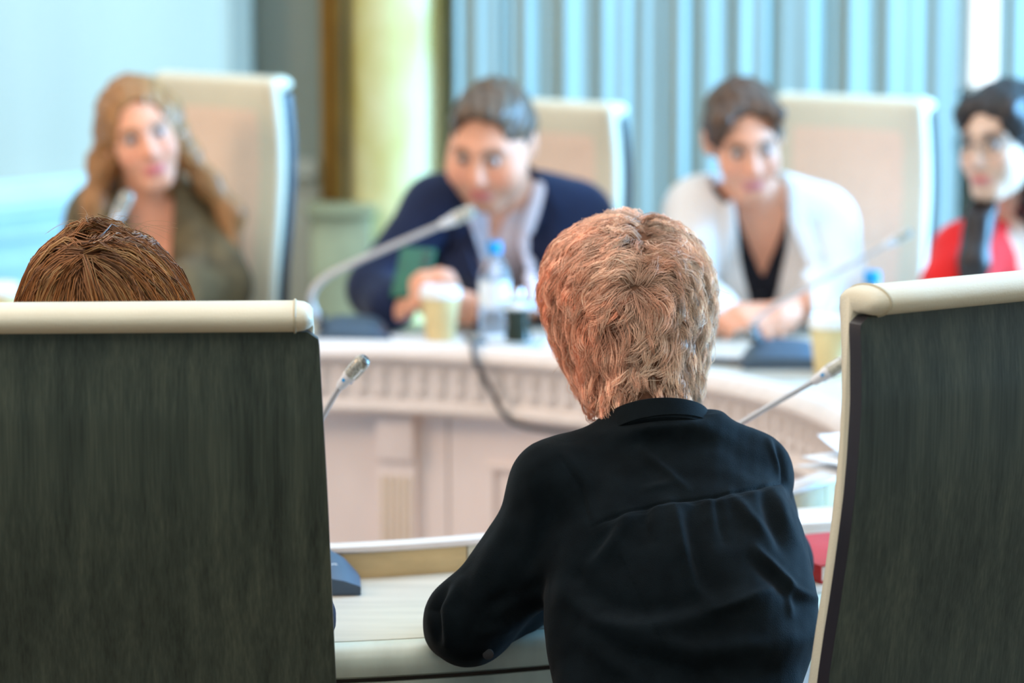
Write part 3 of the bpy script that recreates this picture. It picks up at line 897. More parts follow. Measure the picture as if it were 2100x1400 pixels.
def ribbon(name, S, inner, outer, m, parent, off=0.004, th=0.005, n=14, k=5, bulge=0.004):
    """flat cloth piece (lapel, collar flap) lying on the shape S between two lines"""
    inner = np.asarray(inner, float); outer = np.asarray(outer, float)
    tt = np.linspace(0, 1, n)
    def along(L): 
        s = np.linspace(0, 1, len(L)); return np.stack([np.interp(tt, s, L[:, i]) for i in range(3)], -1)
    A, B = along(inner), along(outer)
    G = np.stack([A * (1 - w) + B * w for w in np.linspace(0, 1, k)], 1)
    nrm = S.grad(G)
    base = S.project(G, off)
    prof_ = bulge * np.sin(np.linspace(0, 1, k) * math.pi)[None, :, None]
    top = base + nrm * (th + prof_); bot = base - nrm * 0.002
    mb = MB()
    ringG = np.concatenate([top, bot[:, ::-1]], 1)
    mb.grid(ringG, closed_v=True)
    mb.bm.verts.ensure_lookup_table(); q = 2 * k; nv = len(mb.bm.verts)
    mb.bm.faces.new([mb.bm.verts[i] for i in range(q)]); mb.bm.faces.new([mb.bm.verts[nv - 1 - i] for i in range(q)])
    return mb.build(name, m, parent, angle=60)

# ---- hair as fine strands running over a cap
def strands_mesh(name, P, rad, colr, m, parent):
    """P (n,s,3) strand points, rad (n,s), colr (n,s,3)"""
    n, s = P.shape[:2]
    T = unit(np.gradient(P, axis=1))
    ref = unit(np.cross(T, np.array([0.3, 0.5, 0.8])))
    b = np.cross(T, ref)
    V = np.stack([P + rad[..., None] * (math.cos(a) * ref + math.sin(a) * b) for a in (0, 2.094, 4.189)], 2)   # n,s,3,3
    base = (np.arange(n) * s * 3)[:, None, None]
    i = (np.arange(s - 1) * 3)[None, :, None]; k = np.arange(3)[None, None, :]; k2 = (k + 1) % 3
    F = np.stack([base + i + k, base + i + k2, base + i + 3 + k2, base + i + 3 + k], -1).reshape(-1, 4)
    C = np.repeat(colr[:, :, None, :], 3, 2).reshape(-1, 3)
    return link(name, mesh_np(name, V.reshape(-1, 3), F, C), m, parent)

def flow(S, P, field, steps, h, offs):
    """walk guides over the level sets of S; offs(i)-> wanted distance above the surface (array)"""
    out = [P.copy()]; nr = []
    for i in range(steps - 1):
        n = S.grad(P, 0.004)
        d = field(P, n, i)
        d = unit(d - n * np.sum(d * n, -1, keepdims=True))
        P = P + d * h[:, None]
        n = S.grad(P, 0.004)
        P = P + n * np.clip(offs(i + 1) - S.ev(P), -0.006, 0.006)[:, None]
        out.append(P.copy()); nr.append(n)
    nr.append(nr[-1])
    return np.stack(out, 1), np.stack(nr, 1)

def grow(G, N, per, spread, clump, wave, rad, cols, rng, taper=0.35, fan=0.0, lenvar=0.25):
    """strands round each guide: G,N (g,s,3)"""
    g, s = G.shape[:2]
    T = unit(np.gradient(G, axis=1)); B = np.cross(T, N)
    t = np.linspace(0, 1, s)
    a = rng.normal(size=(g, per)); c = rng.normal(size=(g, per))
    w = spread[:, None, None] * (1 - clump * t ** 1.2)[None, None, :]
    ox = a[..., None] * w; oz = c[..., None] * w * 0.42
    ph = rng.uniform(0, 6.28, (g, 1, 1)) + rng.normal(0, 0.5, (g, per, 1))
    fr = rng.uniform(0.8, 1.7, (g, 1, 1))
    ox = ox + wave[:, None, None] * np.sin(ph + fr * 6.28 * t[None, None]) * t[None, None] ** 0.7
    oz = oz + 0.5 * wave[:, None, None] * np.cos(ph * 1.3 + fr * 6.28 * t[None, None]) * t[None, None]
    if lenvar:
        # shorten each strand a little by resampling the guide
        f = 1 - rng.uniform(0, lenvar, (g, per, 1))
        tt = f * t[None, None] * (s - 1)
        i0 = np.clip(tt.astype(int), 0, s - 2); fr_ = (tt - i0)[..., None]
        gi = np.arange(g)[:, None, None]
        def rs(A): return A[gi, i0] * (1 - fr_) + A[gi, i0 + 1] * fr_
        Gs, Bs, Ns = rs(G), rs(B), rs(N)
    else:
        Gs, Bs, Ns = G[:, None], B[:, None], N[:, None]
    P = Gs + ox[..., None] * Bs + oz[..., None] * Ns
    R = rad * (1 - (1 - taper) * t[None, None] ** 1.5) * rng.uniform(0.7, 1.25, (g, per, 1))
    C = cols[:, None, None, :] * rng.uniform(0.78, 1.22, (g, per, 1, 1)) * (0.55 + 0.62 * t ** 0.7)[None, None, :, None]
    return P.reshape(-1, s, 3), R.reshape(-1, s), np.broadcast_to(C, P.shape).reshape(-1, s, 3)

SKIN = (0.80, 0.385, 0.245)
def figure(label, head, neck, shL, shR, elL, wrL, elR, wrR, pelvis, fwd, hands, skin=SKIN, lip=(0.55, 0.16, 0.15), brow=(0.12, 0.07, 0.04), w=1.0, dep=1.0, bust=0.0, beard=None, jaw=1.0, h=0.0058, ear=True, armr=(0.050, 0.043, 0.039, 0.028), iris=(0.10, 0.07, 0.05)):
    hc, yaw, pit, rol, hs = head
    hR = rot_zxy(yaw, pit, rol)
    fwd = unit(np.array([fwd[0], fwd[1], 0.0]))
    S = Shape()
    torso_ops(S, neck, shL, shR, pelvis, 0, w, dep, bust)
    S.cone(lerp(neck, lerp(shL, shR, 0.5), 0.25), hc + hR @ np.array([0, 0.018, -0.045]) * hs, 0.054 * w ** 0.7, 0.052 * w ** 0.7, 0.03)
    arm_ops(S, shL, elL, wrL, armr); arm_ops(S, shR, elR, wrR, armr)
    mid, R = frame_of(shL, shR, pelvis)
    legs = leg_ops(S, pelvis, R, fwd)
    for hd in hands: hand_ops(S, *hd)
    head_ops(S, hc, hR, hs, jaw, ear=ear)
    pts = [hc, neck, shL, shR, elL, wrL, elR, wrR, pelvis] + [p for l in legs for p in l] + [l[2] + fwd * 0.2 for l in legs]
    lo, hi = bounds(pts, 0.24); lo[2] = -0.02; hi[2] = hc[2] + 0.2
    V, Q = S.mesh(lo, hi, h)
    V = relax(V, Q, 1)
    col = face_col(V, hc, hR, hs, skin, lip, brow, beard=beard)
    far_ = np.linalg.norm(V - hc, axis=1) > 0.22
    col[far_] = np.array(skin) * np.array([1.0, 0.95, 0.93])
    o = link('person', mesh_np('person', V, Q, col), M['skin'])
    tag(o, label, 'person')
    eyes(o, hc, hR, hs, iris)
    # trousers and shoes
    T = Shape()
    T.ell(lerp(mid, pelvis, 0.97), np.array((0.172 * w + 0.006, 0.127 * dep + 0.006, 0.122)), R, 0.05)
    leg_ops(T, pelvis, R, fwd, 0.011, foot=False, ankle_t=0.93)
    shape_obj('trousers', T, lo, hi, 0.013, M['trouser'], o)
    shoes(o, legs, fwd, M['black_edge'])
    return dict(o=o, S=S, mid=mid, R=R, hc=hc, hR=hR, hs=hs, lo=lo, hi=hi, legs=legs)

def front_line(F, S, pts, off=0.0):
    """points given as (right, up) on the chest from the shoulder middle, laid on the front of S"""
    P = np.array([F['mid'] + F['R'] @ np.array([x, -0.30, z]) for x, z in pts])
    d = F['R'][:, 1]
    for _ in range(60):
        dist = S.ev(P) - off
        P = P + d * np.clip(dist, -0.02, 0.02)[:, None] * 0.8
    return P

def vcut(F, rows, y1=0.03):
    """opening in the front of a garment: rows of (up, left, right)"""
    A = np.array(sorted(rows), float); mid, R = F['mid'], F['R']
    def f(P):
        q = (P - mid) @ R
        l = np.interp(q[..., 2], A[:, 0], A[:, 1]); r = np.interp(q[..., 2], A[:, 0], A[:, 2])
        d = np.maximum(l - q[..., 0], q[..., 0] - r)
        d = np.maximum(d, q[..., 1] - y1)
        return np.maximum(d, np.maximum(A[0, 0] - q[..., 2], q[..., 2] - A[-1, 0] - 0.2))
    return f

def jacket(F, name, m, neck, shL, shR, elL, wrL, elR, wrR, pelvis, opening, infl=0.018, w=1.0, dep=1.0, bust=0.0, h=0.0075, t1=0.90, armi=0.016, hem=0.06, armr=(0.054, 0.047, 0.044, 0.034), hc_cut=0.068):
    S = Shape()
    torso_ops(S, neck, shL, shR, pelvis, infl, w, dep, bust)
    arm_ops(S, shL, elL, wrL, armr, armi, t1=t1); arm_ops(S, shR, elR, wrR, armr, armi, t1=t1)
    whole = Shape(); whole.ops = list(S.ops)
    if opening is not None: S.sub(vcut(F, opening), 0.006)
    # neck hole and hem
    ax = unit(F['hc'] + F['hR'] @ np.array([0, 0.02, -0.05]) - np.asarray(neck))
    S.sub(f_cone(lerp(neck, F['mid'], 0.05), np.asarray(neck) + ax * 0.2, hc_cut, hc_cut + 0.02), 0.006)
    up = F['R'][:, 2]
    S.clip(lambda P: -((P - np.asarray(pelvis)) @ up) - hem, 0.01)
    o = shape_obj(name, S, F['lo'], F['hi'], h, m, F['o'])
    return o, S, whole

def hair_cap(F, name, ops, m, colf, h=0.005, skull=0.013, line=(0.058, 0.070), it=1, cut=True, ears=True):
    hc, R, s = F['hc'], F['hR'], F['hs']
    S = Shape()
    S.add(local(f_ell(np.array((0, 0.016, 0.034)) * s, (np.array((0.075, 0.094, 0.088)) + skull) * s), hc, R), 0.01)
    for op in ops:
        if op[0] == 'c': S.cone(op[1], op[2], op[3], op[4], op[5] if len(op) > 5 else 0.02)
        if op[0] == 'e': S.add(local(f_ell(np.array(op[1]) * s, np.array(op[2]) * s), hc, R), op[3] if len(op) > 3 else 0.02)
        if op[0] == 's': S.sub(local(f_ell(np.array(op[1]) * s, np.array(op[2]) * s), hc, R), 0.012)
        if op[0] == 'f': S.add(op[1], op[2])
    if cut:
        fe = f_ell(np.array((0, -0.125, line[0] - 0.105)) * s, np.array((line[1], 0.105, 0.108)) * s)
        S.sub(local(lambda q: fe(q) + 0.0035 * np.sin(95 * q[..., 0] + 1.0) + 0.0025 * np.sin(210 * q[..., 0] + 60 * q[..., 2]), hc, R), 0.010)
    pts = [hc] + [p for op in ops if op[0] == 'c' for p in op[1:3]]
    lo, hi = bounds(pts, 0.17)
    V, Q = S.mesh(lo, hi, h)
    V = relax(V, Q, it)
    q = (V - hc) @ R; a = np.arctan2(q[:, 0], q[:, 2] + 0.02)
    tuft = np.sin(13 * a + 3 * np.sin(q[:, 1] * 40)) + 0.7 * np.sin(29 * a + 50 * q[:, 1]) + 0.5 * np.sin(q[:, 1] * 150 + 9 * a)
    V = V + vnormals(V, Q) * (0.0017 * tuft)[:, None]
    return link(name, mesh_np(name, V, Q, colf(V)), m, F['o']), S

def plain(c, var=0.12, fr=160, axis=0):
    def f(V):
        k = 1 + var * np.sin(V[:, 0] * fr + 3 * np.sin(V[:, 2] * 20)) + 0.5 * var * np.sin(V[:, 1] * fr * 1.3 + V[:, 0] * 60)
        return np.array(c)[None] * k[:, None]
    return f

# ================================================================== man in the navy jacket
hc = W(1010, 296, 6.34); J = dict(neck=W(1042, 430, 6.50), shL=W(897, 432, 6.44), shR=W(1186, 450, 6.54), elL=W(776, 592, 6.34), wrL=W(806, 634, 6.20), elR=W(1168, 608, 6.36), wrR=W(985, 638, 6.22), pelvis=np.array([0.015, 6.66, 0.63]))
hands = [(J['wrL'], (0.45, -0.30, 0.36), (0.75, 0.35, -0.25), 0.75, 1, 0.1, 1.08), (J['wrR'], (-0.80, -0.18, 0.20), (-0.2, 0.75, 0.3), 0.8, 1, 0.1, 1.08)]
Fm = figure('person in a navy jacket and pale shirt, looking down, holding a green phone', (hc, -19, 20, 2, 1.03), pelvis=J['pelvis'], fwd=(-0.25, -1), hands=hands, w=1.16, dep=1.2, beard=(0.42, 0.25, 0.17), jaw=1.3, **{k: J[k] for k in ('neck', 'shL', 'shR', 'elL', 'wrL', 'elR', 'wrR')})
op = [(-0.33, -0.085, -0.070), (-0.22, -0.122, -0.030), (0.0, -0.130, 0.008), (0.1, -0.085, 0.06)]
_, Sj, Wj = jacket(Fm, 'jacket', M['navy'], **J, opening=op, w=1.16, dep=1.2, infl=0.020)
# shirt under it, with its collar
So = Shape(); torso_ops(So, J['neck'], J['shL'], J['shR'], J['pelvis'], 0.010, 1.16, 1.2)
So.sub(f_cone(J['neck'] + np.array([0, -0.005, 0.05]), J['neck'] + np.array([0, -0.02, 0.2]), 0.060, 0.08), 0.006)
So.sub(vcut(Fm, [(0.0, -0.062, -0.058), (0.08, -0.056, 0.0)], -0.05), 0.006)
sh = shape_obj('shirt', So, Fm['lo'], Fm['hi'], 0.0085, M['shirt'], Fm['o'])
jk = [o for o in Fm['o'].children if o.name.startswith('jacket')][0]
for q in (-1, 1):
    xo = lambda x, c: c + q * x
    ribbon('collar', Wj, front_line(Fm, Wj, [(xo(0.072, -0.015), 0.085), (xo(0.046, -0.045), 0.035), (xo(0.018, -0.060), -0.02)]), front_line(Fm, Wj, [(xo(0.090, -0.015), 0.075), (xo(0.068, -0.050), 0.012), (xo(0.046, -0.062), -0.045)]), M['shirt'], sh, 0.000, 0.006)
    ribbon('lapel', Wj, front_line(Fm, Wj, [(xo(0.080, -0.015), 0.09), (xo(0.069, -0.061), 0.0), (xo(0.046, -0.076), -0.22), (xo(0.008, -0.078), -0.325)]), front_line(Fm, Wj, [(xo(0.105, -0.015), 0.08), (xo(0.122, -0.055), -0.03), (xo(0.090, -0.072), -0.16), (xo(0.014, -0.078), -0.325)]), M['navy'], jk, 0.002, 0.006)
def man_hair(V):
    return plain((0.105, 0.062, 0.035), 0.25, 220)(V)
hair_cap(Fm, 'hair', [('e', (0, -0.05, 0.088), (0.058, 0.045, 0.028), 0.02), ('e', (0, 0.05, 0.0), (0.074, 0.06, 0.075)), ('s', (0.085, -0.03, -0.075), (0.03, 0.06, 0.055)), ('s', (-0.085, -0.03, -0.075), (0.03, 0.06, 0.055)), ('s', (0, 0.09, -0.12), (0.1, 0.1, 0.05))], M['hair'], man_hair, skull=0.010, line=(0.102, 0.071))
for q, a, b in ((-1, J['elL'], J['wrL']), (1, J['elR'], J['wrR'])):
    MB().tube([lerp(a, b, 0.80), lerp(a, b, 0.99)], [0.043, 0.041], 20).build('cuff', M['shirt'], sh)

# ================================================================== woman in the white blazer
hc = W(1526, 286, 6.38); J = dict(neck=W(1548, 428, 6.52), shL=W(1436, 438, 6.49), shR=W(1682, 462, 6.53), elL=W(1398, 596, 6.36), wrL=W(1470, 647, 6.14), elR=W(1722, 600, 6.36), wrR=W(1594, 647, 6.13), pelvis=np.array([0.55, 6.66, 0.645]))
hands = [(J['wrL'], (0.92, -0.24, -0.02), (0.15, 0.5, -0.8), 0.35, 1, 0.1, 0.95), (J['wrR'], (-0.92, -0.30, 0.03), (0.1, 0.55, -0.8), 0.35, -1, 0.1, 0.95)]
Fw = figure('person in a white blazer over a black top, looking down, hands clasped', (hc, 7, 17, -6, 0.97), pelvis=J['pelvis'], fwd=(0.0, -1), hands=hands, bust=1.0, w=0.98, jaw=0.95, ear=True, lip=(0.60, 0.20, 0.20), **{k: J[k] for k in ('neck', 'shL', 'shR', 'elL', 'wrL', 'elR', 'wrR')})
op = [(-0.225, -0.040, -0.036), (-0.15, -0.058, -0.004), (-0.02, -0.060, 0.040), (0.1, -0.062, 0.055)]
jk, Sj, Wj = jacket(Fw, 'blazer', M['white_cloth'], **J, opening=op, w=0.98, bust=1.0, infl=0.022, armi=0.020)
So = Shape(); torso_ops(So, J['neck'], J['shL'], J['shR'], J['pelvis'], 0.008, 0.98, 1.0, 1.0)
So.sub(f_cone(lerp(J['neck'], Fw['mid'], 0.3), J['neck'] + np.array([0, -0.02, 0.2]), 0.085, 0.10), 0.006)
So.sub(vcut(Fw, [(-0.075, -0.014, -0.012), (0.05, -0.055, 0.048)], -0.05), 0.006)
tp_ = shape_obj('top', So, Fw['lo'], Fw['hi'], 0.0085, M['black_cloth'], Fw['o'])
for z in (-0.10, -0.135, -0.17):
    p = front_line(Fw, So, [(-0.024, z)])[0]
    MB().lathe([(0, 0), (0.006, 0.001), (0.006, 0.003), (0, 0.004)], 12, p, np.array(Matrix.Rotation(math.radians(90), 3, 'X'))).build('button', M['plastic_black'], tp_)
for q in (-1, 1):
    A = [(-0.064, 0.09), (-0.061, 0.0), (-0.060, -0.15), (-0.042, -0.225)] if q < 0 else [(0.057, 0.09), (0.042, -0.01), (-0.003, -0.15), (-0.036, -0.225)]
    B = [(-0.085, 0.085), (-0.108, -0.01), (-0.098, -0.10), (-0.046, -0.225)] if q < 0 else [(0.082, 0.085), (0.100, -0.02), (0.072, -0.11), (-0.030, -0.225)]
    ribbon('lapel', Wj, front_line(Fw, Wj, A), front_line(Fw, Wj, B), M['white_cloth'], jk, 0.002, 0.006)
hair_cap(Fw, 'hair', [('e', (-0.045, -0.055, 0.070), (0.040, 0.035, 0.030), 0.02), ('e', (0.045, -0.055, 0.075), (0.040, 0.032, 0.026), 0.02), ('e', (0, 0.06, -0.005), (0.072, 0.055, 0.075)), ('e', (0, 0.115, 0.0), (0.035, 0.035, 0.035)), ('s', (0.088, -0.01, -0.06), (0.025, 0.06, 0.06)), ('s', (-0.088, -0.01, -0.06), (0.025, 0.06, 0.06))], M['hair'], plain((0.085, 0.042, 0.022), 0.25, 220), skull=0.012, line=(0.099, 0.068))

# ================================================================== woman in the olive jacket
hc = W(290, 277, 6.45); J = dict(neck=W(298, 420, 6.58), shL=W(213, 452, 6.55), shR=W(408, 462, 6.58), elL=W(166, 586, 6.42), wrL=W(262, 612, 6.30), elR=W(448, 586, 6.44), wrR=W(352, 612, 6.30), pelvis=np.array([-0.76, 6.60, 0.68]))
hands = [(J['wrL'], (0.8, -0.5, 0.0), (0.1, 0.2, -1), 0.3, 1, 0.1, 0.93), (J['wrR'], (-0.8, -0.5, 0.0), (0.1, 0.2, -1), 0.3, -1, 0.1, 0.93)]
Fo = figure('person in an olive jacket, head tilted to one side, behind the far table', (hc, 13, 1, -15, 0.97), pelvis=J['pelvis'], fwd=(0.05, -1), hands=hands, bust=1.0, w=0.95, jaw=0.93, lip=(0.62, 0.16, 0.17), brow=(0.25, 0.13, 0.06), iris=(0.12, 0.16, 0.2), **{k: J[k] for k in ('neck', 'shL', 'shR', 'elL', 'wrL', 'elR', 'wrR')})
op = [(-0.23, -0.004, 0.002), (-0.10, -0.024, 0.022), (0.02, -0.045, 0.045), (0.1, -0.055, 0.055)]
jk, Sj, Wj = jacket(Fo, 'jacket', M['olive'], **J, opening=op, w=0.95, bust=1.0, infl=0.022, armi=0.022)
for q in (-1, 1):
    ribbon('lapel', Wj, front_line(Fo, Wj, [(q * 0.052, 0.085), (q * 0.047, 0.01), (q * 0.024, -0.10), (q * 0.004, -0.23)]), front_line(Fo, Wj, [(q * 0.085, 0.08), (q * 0.115, -0.01), (q * 0.090, -0.07), (q * 0.018, -0.23)]), M['olive'], jk, 0.002, 0.008)
for q in (-0.035, 0.055):
    p = front_line(Fo, Wj, [(q, -0.13 if q > 0 else -0.2)])[0]
    MB().lathe([(0, -0.002), (0.010, 0.0), (0.010, 0.005), (0, 0.007)], 14, p, np.array(Matrix.Rotation(math.radians(90), 3, 'X'))).build('button', M['plastic_black'], jk)
So = Shape(); torso_ops(So, J['neck'], J['shL'], J['shR'], J['pelvis'], 0.008, 0.95, 1.0, 1.0)
So.sub(vcut(Fo, [(-0.16, -0.01, 0.01), (0.05, -0.07, 0.07)], -0.03), 0.006); So.sub(f_cone(J['neck'], J['neck'] + np.array([0, 0, 0.2]), 0.07, 0.08), 0.006)
shape_obj('top', So, Fo['lo'], Fo['hi'], 0.009, M['black_cloth'], Fo['o'])
def ginger(V):
    base = plain((0.33, 0.155, 0.055), 0.22, 260)(V)
    t = np.clip((0.98 - V[:, 2]) / 0.25, 0, 1)[:, None]
    light = np.array((0.50, 0.33, 0.19))
    return base * (1 - 0.5 * t) + light * 0.5 * t
c_ = lambda x, y, D: W(x, y, D)
hair_cap(Fo, 'hair', [
    ('c', c_(236, 235, 6.46), c_(208, 335, 6.47), 0.030, 0.027, 0.03), ('c', c_(208, 335, 6.47), c_(192, 420, 6.45), 0.027, 0.024, 0.03), ('c', c_(192, 420, 6.45), c_(180, 500, 6.42), 0.024, 0.012, 0.03),
    ('c', c_(345, 225, 6.46), c_(374, 305, 6.49), 0.028, 0.025, 0.03), ('c', c_(374, 305, 6.49), c_(428, 378, 6.50), 0.025, 0.026, 0.03), ('c', c_(428, 378, 6.50), c_(474, 440, 6.50), 0.026, 0.025, 0.03), ('c', c_(474, 440, 6.50), c_(482, 540, 6.48), 0.025, 0.012, 0.03),
    ('e', (0, 0.075, -0.10), (0.075, 0.045, 0.12), 0.03)], M['hair'], ginger, skull=0.013, line=(0.096, 0.060))

# ================================================================== woman in the red top at the right edge
hc = W(2060, 290, 6.30); J = dict(neck=W(2086, 448, 6.42), shL=W(1978, 522, 6.34), shR=W(2178, 522, 6.62), elL=W(1922, 640, 6.20), wrL=W(1990, 690, 6.02), elR=W(2240, 650, 6.5), wrR=W(2150, 690, 6.2), pelvis=np.array([1.10, 6.68, 0.63]))
hands = [(J['wrL'], (0.6, -0.75, 0.0), (0, 0.2, -1), 0.3, 1, 0.1, 0.93), (J['wrR'], (-0.6, -0.75, 0.0), (0, 0.2, -1), 0.3, -1, 0.1, 0.93)]
Fr = figure('person in a red T-shirt wearing thin glasses, turned left at the right edge', (hc, -42, 4, -2, 0.98), pelvis=J['pelvis'], fwd=(-0.2, -1), hands=hands, bust=1.0, w=0.95, jaw=0.93, skin=(0.72, 0.47, 0.34), lip=(0.58, 0.17, 0.16), brow=(0.05, 0.03, 0.025), **{k: J[k] for k in ('neck', 'shL', 'shR', 'elL', 'wrL', 'elR', 'wrR')})
S = Shape(); torso_ops(S, J['neck'], J['shL'], J['shR'], J['pelvis'], 0.012, 0.95, 1.0, 1.0)
for a, e in ((J['shL'], J['elL']), (J['shR'], J['elR'])): S.cone(a, lerp(a, e, 0.55), 0.064, 0.063, 0.03)
S.sub(f_cone(lerp(J['neck'], Fr['mid'], 0.15), J['neck'] + np.array([-0.01, -0.01, 0.2]), 0.068, 0.10), 0.008)
S.sub(vcut(Fr, [(-0.085, -0.010, 0.010), (0.05, -0.062, 0.062)], -0.03), 0.006)
shape_obj('t_shirt', S, Fr['lo'], Fr['hi'], 0.0085, M['red'], Fr['o'])
hair_cap(Fr, 'hair', [('e', (0, 0.07, -0.05), (0.078, 0.055, 0.12), 0.03), ('e', (-0.052, -0.045, 0.062), (0.030, 0.040, 0.045), 0.02), ('e', (0.052, -0.045, 0.062), (0.030, 0.040, 0.045), 0.02),
    ('c', c_(2106, 250, 6.29), c_(2116, 410, 6.30), 0.022, 0.020, 0.02), ('c', c_(2110, 400, 6.38), c_(2120, 520, 6.46), 0.055, 0.05, 0.03), ('c', c_(2120, 520, 6.46), c_(2122, 640, 6.48), 0.05, 0.03, 0.03),
    ('c', c_(2040, 340, 6.30), c_(2014, 410, 6.24), 0.024, 0.030, 0.02), ('c', c_(2014, 410, 6.24), c_(1998, 540, 6.20), 0.030, 0.032, 0.02), ('c', c_(1998, 540, 6.20), c_(1984, 640, 6.18), 0.032, 0.012, 0.02)], M['hair'], plain((0.020, 0.013, 0.012), 0.3, 240), skull=0.011, line=(0.078, 0.064))

# ================================================================== woman with tousled strawberry-blonde hair, seen from behind
def subdiv(V, Q, levels=1):
    """one round of quad subdivision with smoothing"""
    for _ in range(levels):
        n = len(V)
        E = np.sort(np.stack([Q, np.roll(Q, -1, 1)], -1).reshape(-1, 2), 1)
        key = E[:, 0].astype(np.int64) * n + E[:, 1]
        u, inv = np.unique(key, return_inverse=True)
        ev = np.stack([u // n, u % n], -1)
        em = V[ev].mean(1); fm = V[Q].mean(1)
        eid = (n + inv).reshape(-1, 4); fid = n + len(u) + np.arange(len(Q))
        V = np.concatenate([V, em, fm])
        Q = np.concatenate([np.stack([Q[:, i], eid[:, i], fid, eid[:, i - 1]], -1) for i in range(4)])
        V = relax(V, Q, 1, 0.6)
    return V, Q

hcN = W(1286, 655, 3.752); hRN = rot_zxy(199, 12, 4); hsN = 0.97
N_neck = W(1352, 872, 3.61)
N_shL, N_shR = W(1152, 1012, 3.565), W(1530, 990, 3.63)
N_elL, N_wrL = W(958, 1272, 3.55), W(1130, 1198, 3.73)
N_elR, N_wrR = W(1580, 1150, 3.86), W(1285, 1168, 3.845)
N_pel = np.array([0.105, 3.37, 0.65])
rowsB = []
for (y, xl, xr, D, ry) in ((1560, 1165, 1610, 3.37, 0.125), (1480, 1150, 1620, 3.39, 0.110), (1400, 1132, 1648, 3.41, 0.108), (1350, 1122, 1664, 3.43, 0.110), (1290, 1114, 1682, 3.45, 0.114), (1200, 1114, 1674, 3.48, 0.116), (1100, 1122, 1652, 3.52, 0.114), (1040, 1120, 1632, 3.55, 0.108), (1000, 1112, 1608, 3.57, 0.099), (960, 1116, 1580, 3.585, 0.088), (920, 1156, 1545, 3.60, 0.076), (890, 1215, 1490, 3.61, 0.062), (866, 1250, 1462, 3.615, 0.054)):
    a, b = W(xl, y, D), W(xr, y, D)
    rowsB.append((a[2], (a[0] + b[0]) / 2, D + 0.015, (b[0] - a[0]) / 2, ry))
S = Shape()
S.add(f_stack([(z, cx - (0.05 if z < 0.72 else 0), cy + 0.004, rx - (0.06 if z < 0.72 else 0.024), ry - (0.045 if z < 0.72 else 0.024)) for z, cx, cy, rx, ry in rowsB]), 0.02)
S.ell(N_pel + np.array([0.02, 0.02, 0]), (0.120, 0.100, 0.10), None, 0.05)
S.cone(N_shL + np.array([0, 0.012, -0.01]), N_shR + np.array([0, 0.012, -0.01]), 0.036, 0.036, 0.02)
S.cone(N_neck + np.array([0, 0.012, -0.03]), hcN + hRN @ np.array([0, 0.02, -0.06]), 0.044, 0.048, 0.015)
arm_ops(S, N_shL, N_elL, N_wrL, (0.032, 0.026, 0.026, 0.025)); arm_ops(S, N_shR, N_elR, N_wrR, (0.032, 0.026, 0.026, 0.025))
hand_ops(S, N_wrL, (0.75, 0.55, -0.02), (0.2, 0.1, -0.95), 0.14, 1, 0.12, 0.95)
hand_ops(S, N_wrR, (-0.92, -0.30, -0.02), (0.1, -0.1, -0.98), 0.14, -1, 0.12, 0.95)
head_ops(S, hcN, hRN, hsN, 0.94, ear=True)
fwdN = unit(np.array([-0.42, 1.0, 0]))
RN = np.eye(3)
legsN = leg_ops(S, N_pel, RN, fwdN, knee_l=0.36, ank=-0.06)
loN, hiN = bounds([hcN, N_neck, N_shL, N_shR, N_elL, N_wrL, N_elR, N_wrR, N_pel] + [p for l in legsN for p in l] + [l[2] + fwdN * 0.2 for l in legsN], 0.22)
loN[2] = -0.02
V, Q = S.mesh(loN, hiN, 0.0062)
V = relax(V, Q, 1)
col = face_col(V, hcN, hRN, hsN, SKIN, (0.55, 0.18, 0.17), (0.3, 0.2, 0.12))
NW = link('person', mesh_np('person', V, Q, col), M['skin'])
tag(NW, 'person in a black blouse seen from behind, leaning an elbow on the near table', 'person')
eyes(NW, hcN, hRN, hsN)
T = Shape(); T.ell(N_pel + np.array([0.045, 0.03, -0.01]), (0.120, 0.110, 0.100), None, 0.04); leg_ops(T, N_pel, RN, fwdN, 0.011, knee_l=0.36, ank=-0.06, foot=False, ankle_t=0.93)
shape_obj('trousers', T, loN, hiN, 0.013, M['trouser'], NW)
shoes(NW, legsN, fwdN, M['black_edge'])

# blouse: loose body, yoke seam, gathers and creases are in the cloth itself
B = Shape()
B.add(f_stack(rowsB), 0.02)
B.cone(W(1262, 918, 3.61), W(1142, 990, 3.575), 0.038, 0.048, 0.03)
B.cone(W(1450, 908, 3.62), W(1532, 968, 3.635), 0.038, 0.048, 0.03)
B.cone(W(1146, 1008, 3.57), W(1072, 1158, 3.56), 0.054, 0.050, 0.035)
B.cone(W(1072, 1158, 3.56), W(962, 1268, 3.552), 0.050, 0.050, 0.03)
B.cone(W(962, 1280, 3.552), N_wrL, 0.048, 0.036, 0.025)
B.cone(W(905, 1240, 3.60), W(912, 1300, 3.57), 0.016, 0.020, 0.02)
B.cone(W(1534, 985, 3.64), N_elR, 0.050, 0.048, 0.03)
B.cone(N_elR, lerp(N_elR, N_wrR, 0.92), 0.047, 0.036, 0.03)
axN = unit(hcN + hRN @ np.array([0, 0.02, -0.06]) - N_neck)
axC = unit(axN * 0.6 + np.array([0, 0, 0.5])); C0N = N_neck + np.array([0, 0.003, -0.014]); txC = unit(np.cross(axC, [0, 1, 0])); tyC = np.cross(axC, txC)
B.ell(C0N - axC * 0.014, (0.071, 0.064, 0.017), np.stack([txC, tyC, axC], -1), 0.022)
B.clip(lambda P: 0.60 - P[..., 2], 0.01)
V, Q = B.mesh(loN, hiN, 0.0044)
V = relax(V, Q, 3)
V, Q = subdiv(V, Q, 1)
nrm = vnormals(V, Q)
px, py = PX(V)
face = np.clip((-nrm[:, 1] + 0.15) / 0.5, 0, 1)
